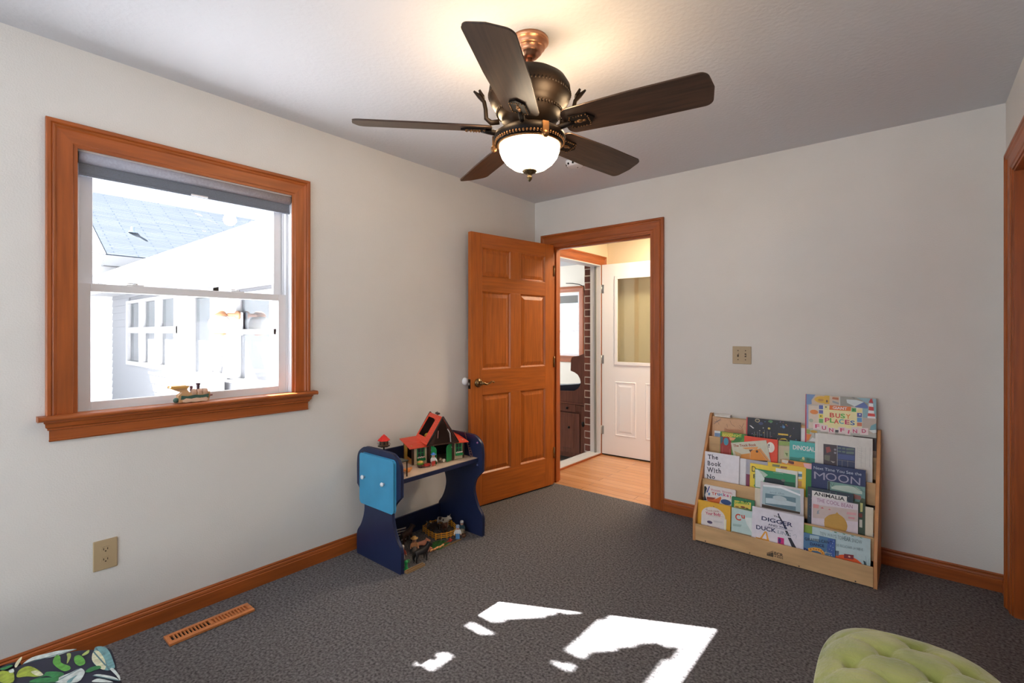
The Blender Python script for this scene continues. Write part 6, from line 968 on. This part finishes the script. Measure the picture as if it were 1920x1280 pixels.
for a, b in ((.26, .11), (.26, -.11), (-.26, .11), (-.26, -.11)):
    X_, Y_ = loc2w(a, b); MB().lathe([(.013, 0), (.020, .10), (.024, .145)], DW_, Matrix.Translation((X_, Y_, 0)), 16).build('leg', gs)
# ---------------------------------------------------------------- leaf-patterned pouf, bottom left
def leafmat():
    m = mat('palm_print_navy', (.012, .014, .035), .8, noise=.3, nscale=6); return m
NV = leafmat(); ZP = .36
pf = tag(empty('patterned_pouf', (0, 0, 0)), 'navy pouf with green and pale palm leaf print at the bottom left', 'pouf')
def wpf(q_, z=ZP):  return q_
ZP = .30
COLS_ = {'pale': (.55, .62, .60), 'lime': (.30, .38, .04), 'lime2': (.33, .42, .12), 'cream': (.62, .62, .42), 'green': (.03, .20, .06), 'mid': (.10, .33, .05), 'teal': (.14, .30, .32)}
LEAVES = [('pale', [[0.533, -3.255], [0.512, -3.233], [0.521, -3.201], [0.534, -3.172], [0.565, -3.138], [0.562, -3.161], [0.558, -3.191], [0.537, -3.224], [0.533, -3.239]]), ('lime', [[0.583, -3.272], [0.559, -3.263], [0.557, -3.246], [0.592, -3.232], [0.638, -3.223], [0.641, -3.235], [0.616, -3.254], [0.602, -3.271]]), ('cream', [[0.599, -3.244], [0.606, -3.231], [0.643, -3.222], [0.637, -3.234]]), ('green', [[0.635, -3.214], [0.665, -3.189], [0.689, -3.184], [0.687, -3.203], [0.658, -3.217], [0.652, -3.236], [0.648, -3.253], [0.649, -3.224]]), ('mid', [[0.59, -3.196], [0.556, -3.184], [0.574, -3.177], [0.614, -3.18], [0.652, -3.167], [0.673, -3.168], [0.671, -3.181], [0.631, -3.192]]), ('lime2', [[0.573, -3.162], [0.578, -3.154], [0.607, -3.158], [0.634, -3.17], [0.599, -3.164]]), ('mid', [[0.609, -3.149], [0.613, -3.137], [0.652, -3.132], [0.676, -3.136], [0.675, -3.148], [0.645, -3.154]]), ('lime2', [[0.614, -3.132], [0.601, -3.114], [0.621, -3.118], [0.625, -3.131]]), ('teal', [[0.6, -3.098], [0.619, -3.08], [0.663, -3.075], [0.727, -3.078], [0.767, -3.082], [0.769, -3.095], [0.754, -3.105], [0.713, -3.116], [0.669, -3.118], [0.637, -3.109]]), ('cream', [[0.624, -3.107], [0.633, -3.096], [0.69, -3.093], [0.736, -3.097], [0.754, -3.105], [0.72, -3.114], [0.669, -3.118]]), ('green', [[0.722, -3.142], [0.711, -3.129], [0.719, -3.111], [0.737, -3.108], [0.736, -3.123], [0.735, -3.135]]), ('pale', [[0.713, -3.206], [0.695, -3.193], [0.695, -3.171], [0.692, -3.149], [0.712, -3.143], [0.734, -3.146], [0.761, -3.166]]), ('teal', [[0.739, -3.185], [0.728, -3.176], [0.723, -3.159], [0.736, -3.17], [0.748, -3.177]]), ('green', [[0.657, -3.253], [0.658, -3.231], [0.687, -3.203], [0.696, -3.196], [0.713, -3.206]]), ('pale', [[0.761, -3.131], [0.77, -3.117], [0.814, -3.094], [0.847, -3.087], [0.827, -3.097], [0.784, -3.119]]), ('pale', [[0.787, -3.134], [0.793, -3.121], [0.841, -3.1], [0.797, -3.136]]), ('pale', [[0.767, -3.093], [0.768, -3.086], [0.82, -3.082], [0.849, -3.086], [0.813, -3.088]]), ('lime', [[0.53, -3.302], [0.55, -3.286], [0.568, -3.277], [0.622, -3.282], [0.593, -3.306]]), ('pale', [[0.546, -3.285], [0.544, -3.276], [0.566, -3.276], [0.561, -3.284]]), ('green', [[0.514, -3.301], [0.516, -3.28], [0.526, -3.276], [0.531, -3.294]]), ('cream', [[0.53, -3.272], [0.503, -3.264], [0.488, -3.253], [0.511, -3.257], [0.543, -3.269]])]
main = [(.520, -3.254), (.530, -3.20), (.560, -3.140), (.602, -3.095), (.628, -3.066), (.687, -3.066), (.76, -3.074), (.86, -3.082), (1.08, -3.12), (1.12, -3.30), (1.10, -3.58), (.60, -3.60), (.54, -3.40)]
side2 = [(.500, -3.30), (.496, -3.275), (.512, -3.262), (.528, -3.40), (.590, -3.60), (.36, -3.60), (.38, -3.40), (.44, -3.32)]
def puff(name, out, m, bulge=.022):
    vs = []; fs = []; n = len(out); cx = sum(p[0] for p in out)/n; cy = sum(p[1] for p in out)/n
    def sm(t):   # closed smooth outline
        i = int(t) % n; f = t-int(t); p0, p1, p2, p3 = [Vector(out[(i+k-1) % n]) for k in range(4)]
        return .5*((2*p1)+(p2-p0)*f+(2*p0-5*p1+4*p2-p3)*f*f+(3*p1-p0-3*p2+p3)*f**3)
    N = n*6; ring = [sm(i*n/N) for i in range(N)]
    lv = [(0.02, ZP), (.5, ZP), (.93, ZP), (.975, ZP-.004), (1.0, ZP-.016), (1.0+bulge, ZP-.07), (1.0+bulge*1.3, ZP-.15), (1.0+bulge, .06), (1.0, .02), (.96, 0)]
    for s_, z in lv:
        for p in ring: vs.append((cx+(p.x-cx)*s_, cy+(p.y-cy)*s_, z))
    for j in range(len(lv)-1):
        for k in range(N): fs.append((j*N+k, (j+1)*N+k, (j+1)*N+(k+1) % N, j*N+(k+1) % N))
    fs += [tuple(range(N)), tuple((len(lv)-1)*N+k for k in range(N-1, -1, -1))]
    return MB().add(vs, fs, m, smooth=True).build(name, pf)
puff('cushion', main, NV); puff('side_cushion', side2, NV)
q = MB(); lay_ = 0
for kind, pts in LEAVES:
    lay_ += 1; z = ZP+.0006+lay_*.00012
    p2 = []
    n = len(pts)      # round the leaf outline
    for i in range(n):
        p0, p1, p2_, p3 = [Vector(pts[(i+k-1) % n]) for k in range(4)]
        for f in (0, .33, .67): p2.append(.5*((2*p1)+(p2_-p0)*f+(2*p0-5*p1+4*p2_-p3)*f*f+(3*p1-p0-3*p2_+p3)*f**3))
    q.add([(p.x, p.y, z) for p in p2], [tuple(range(len(p2)))], mat('print_'+kind, COLS_[kind], .8, noise=.35, nscale=60))
    if kind in ('teal', 'cream', 'pale') and n > 5:
        a = Vector(pts[0]); b = Vector(pts[n//2]); d = (b-a).normalized(); nn = Vector((-d.y, d.x))*.0018
        q.add([(*(a-nn), z+.00005), (*(b-nn), z+.00005), (*(b+nn), z+.00005), (*(a+nn), z+.00005)], [(0, 1, 2, 3)], mat('print_vein', (.08, .16, .18), .8))
q.build('printed_leaves', pf)
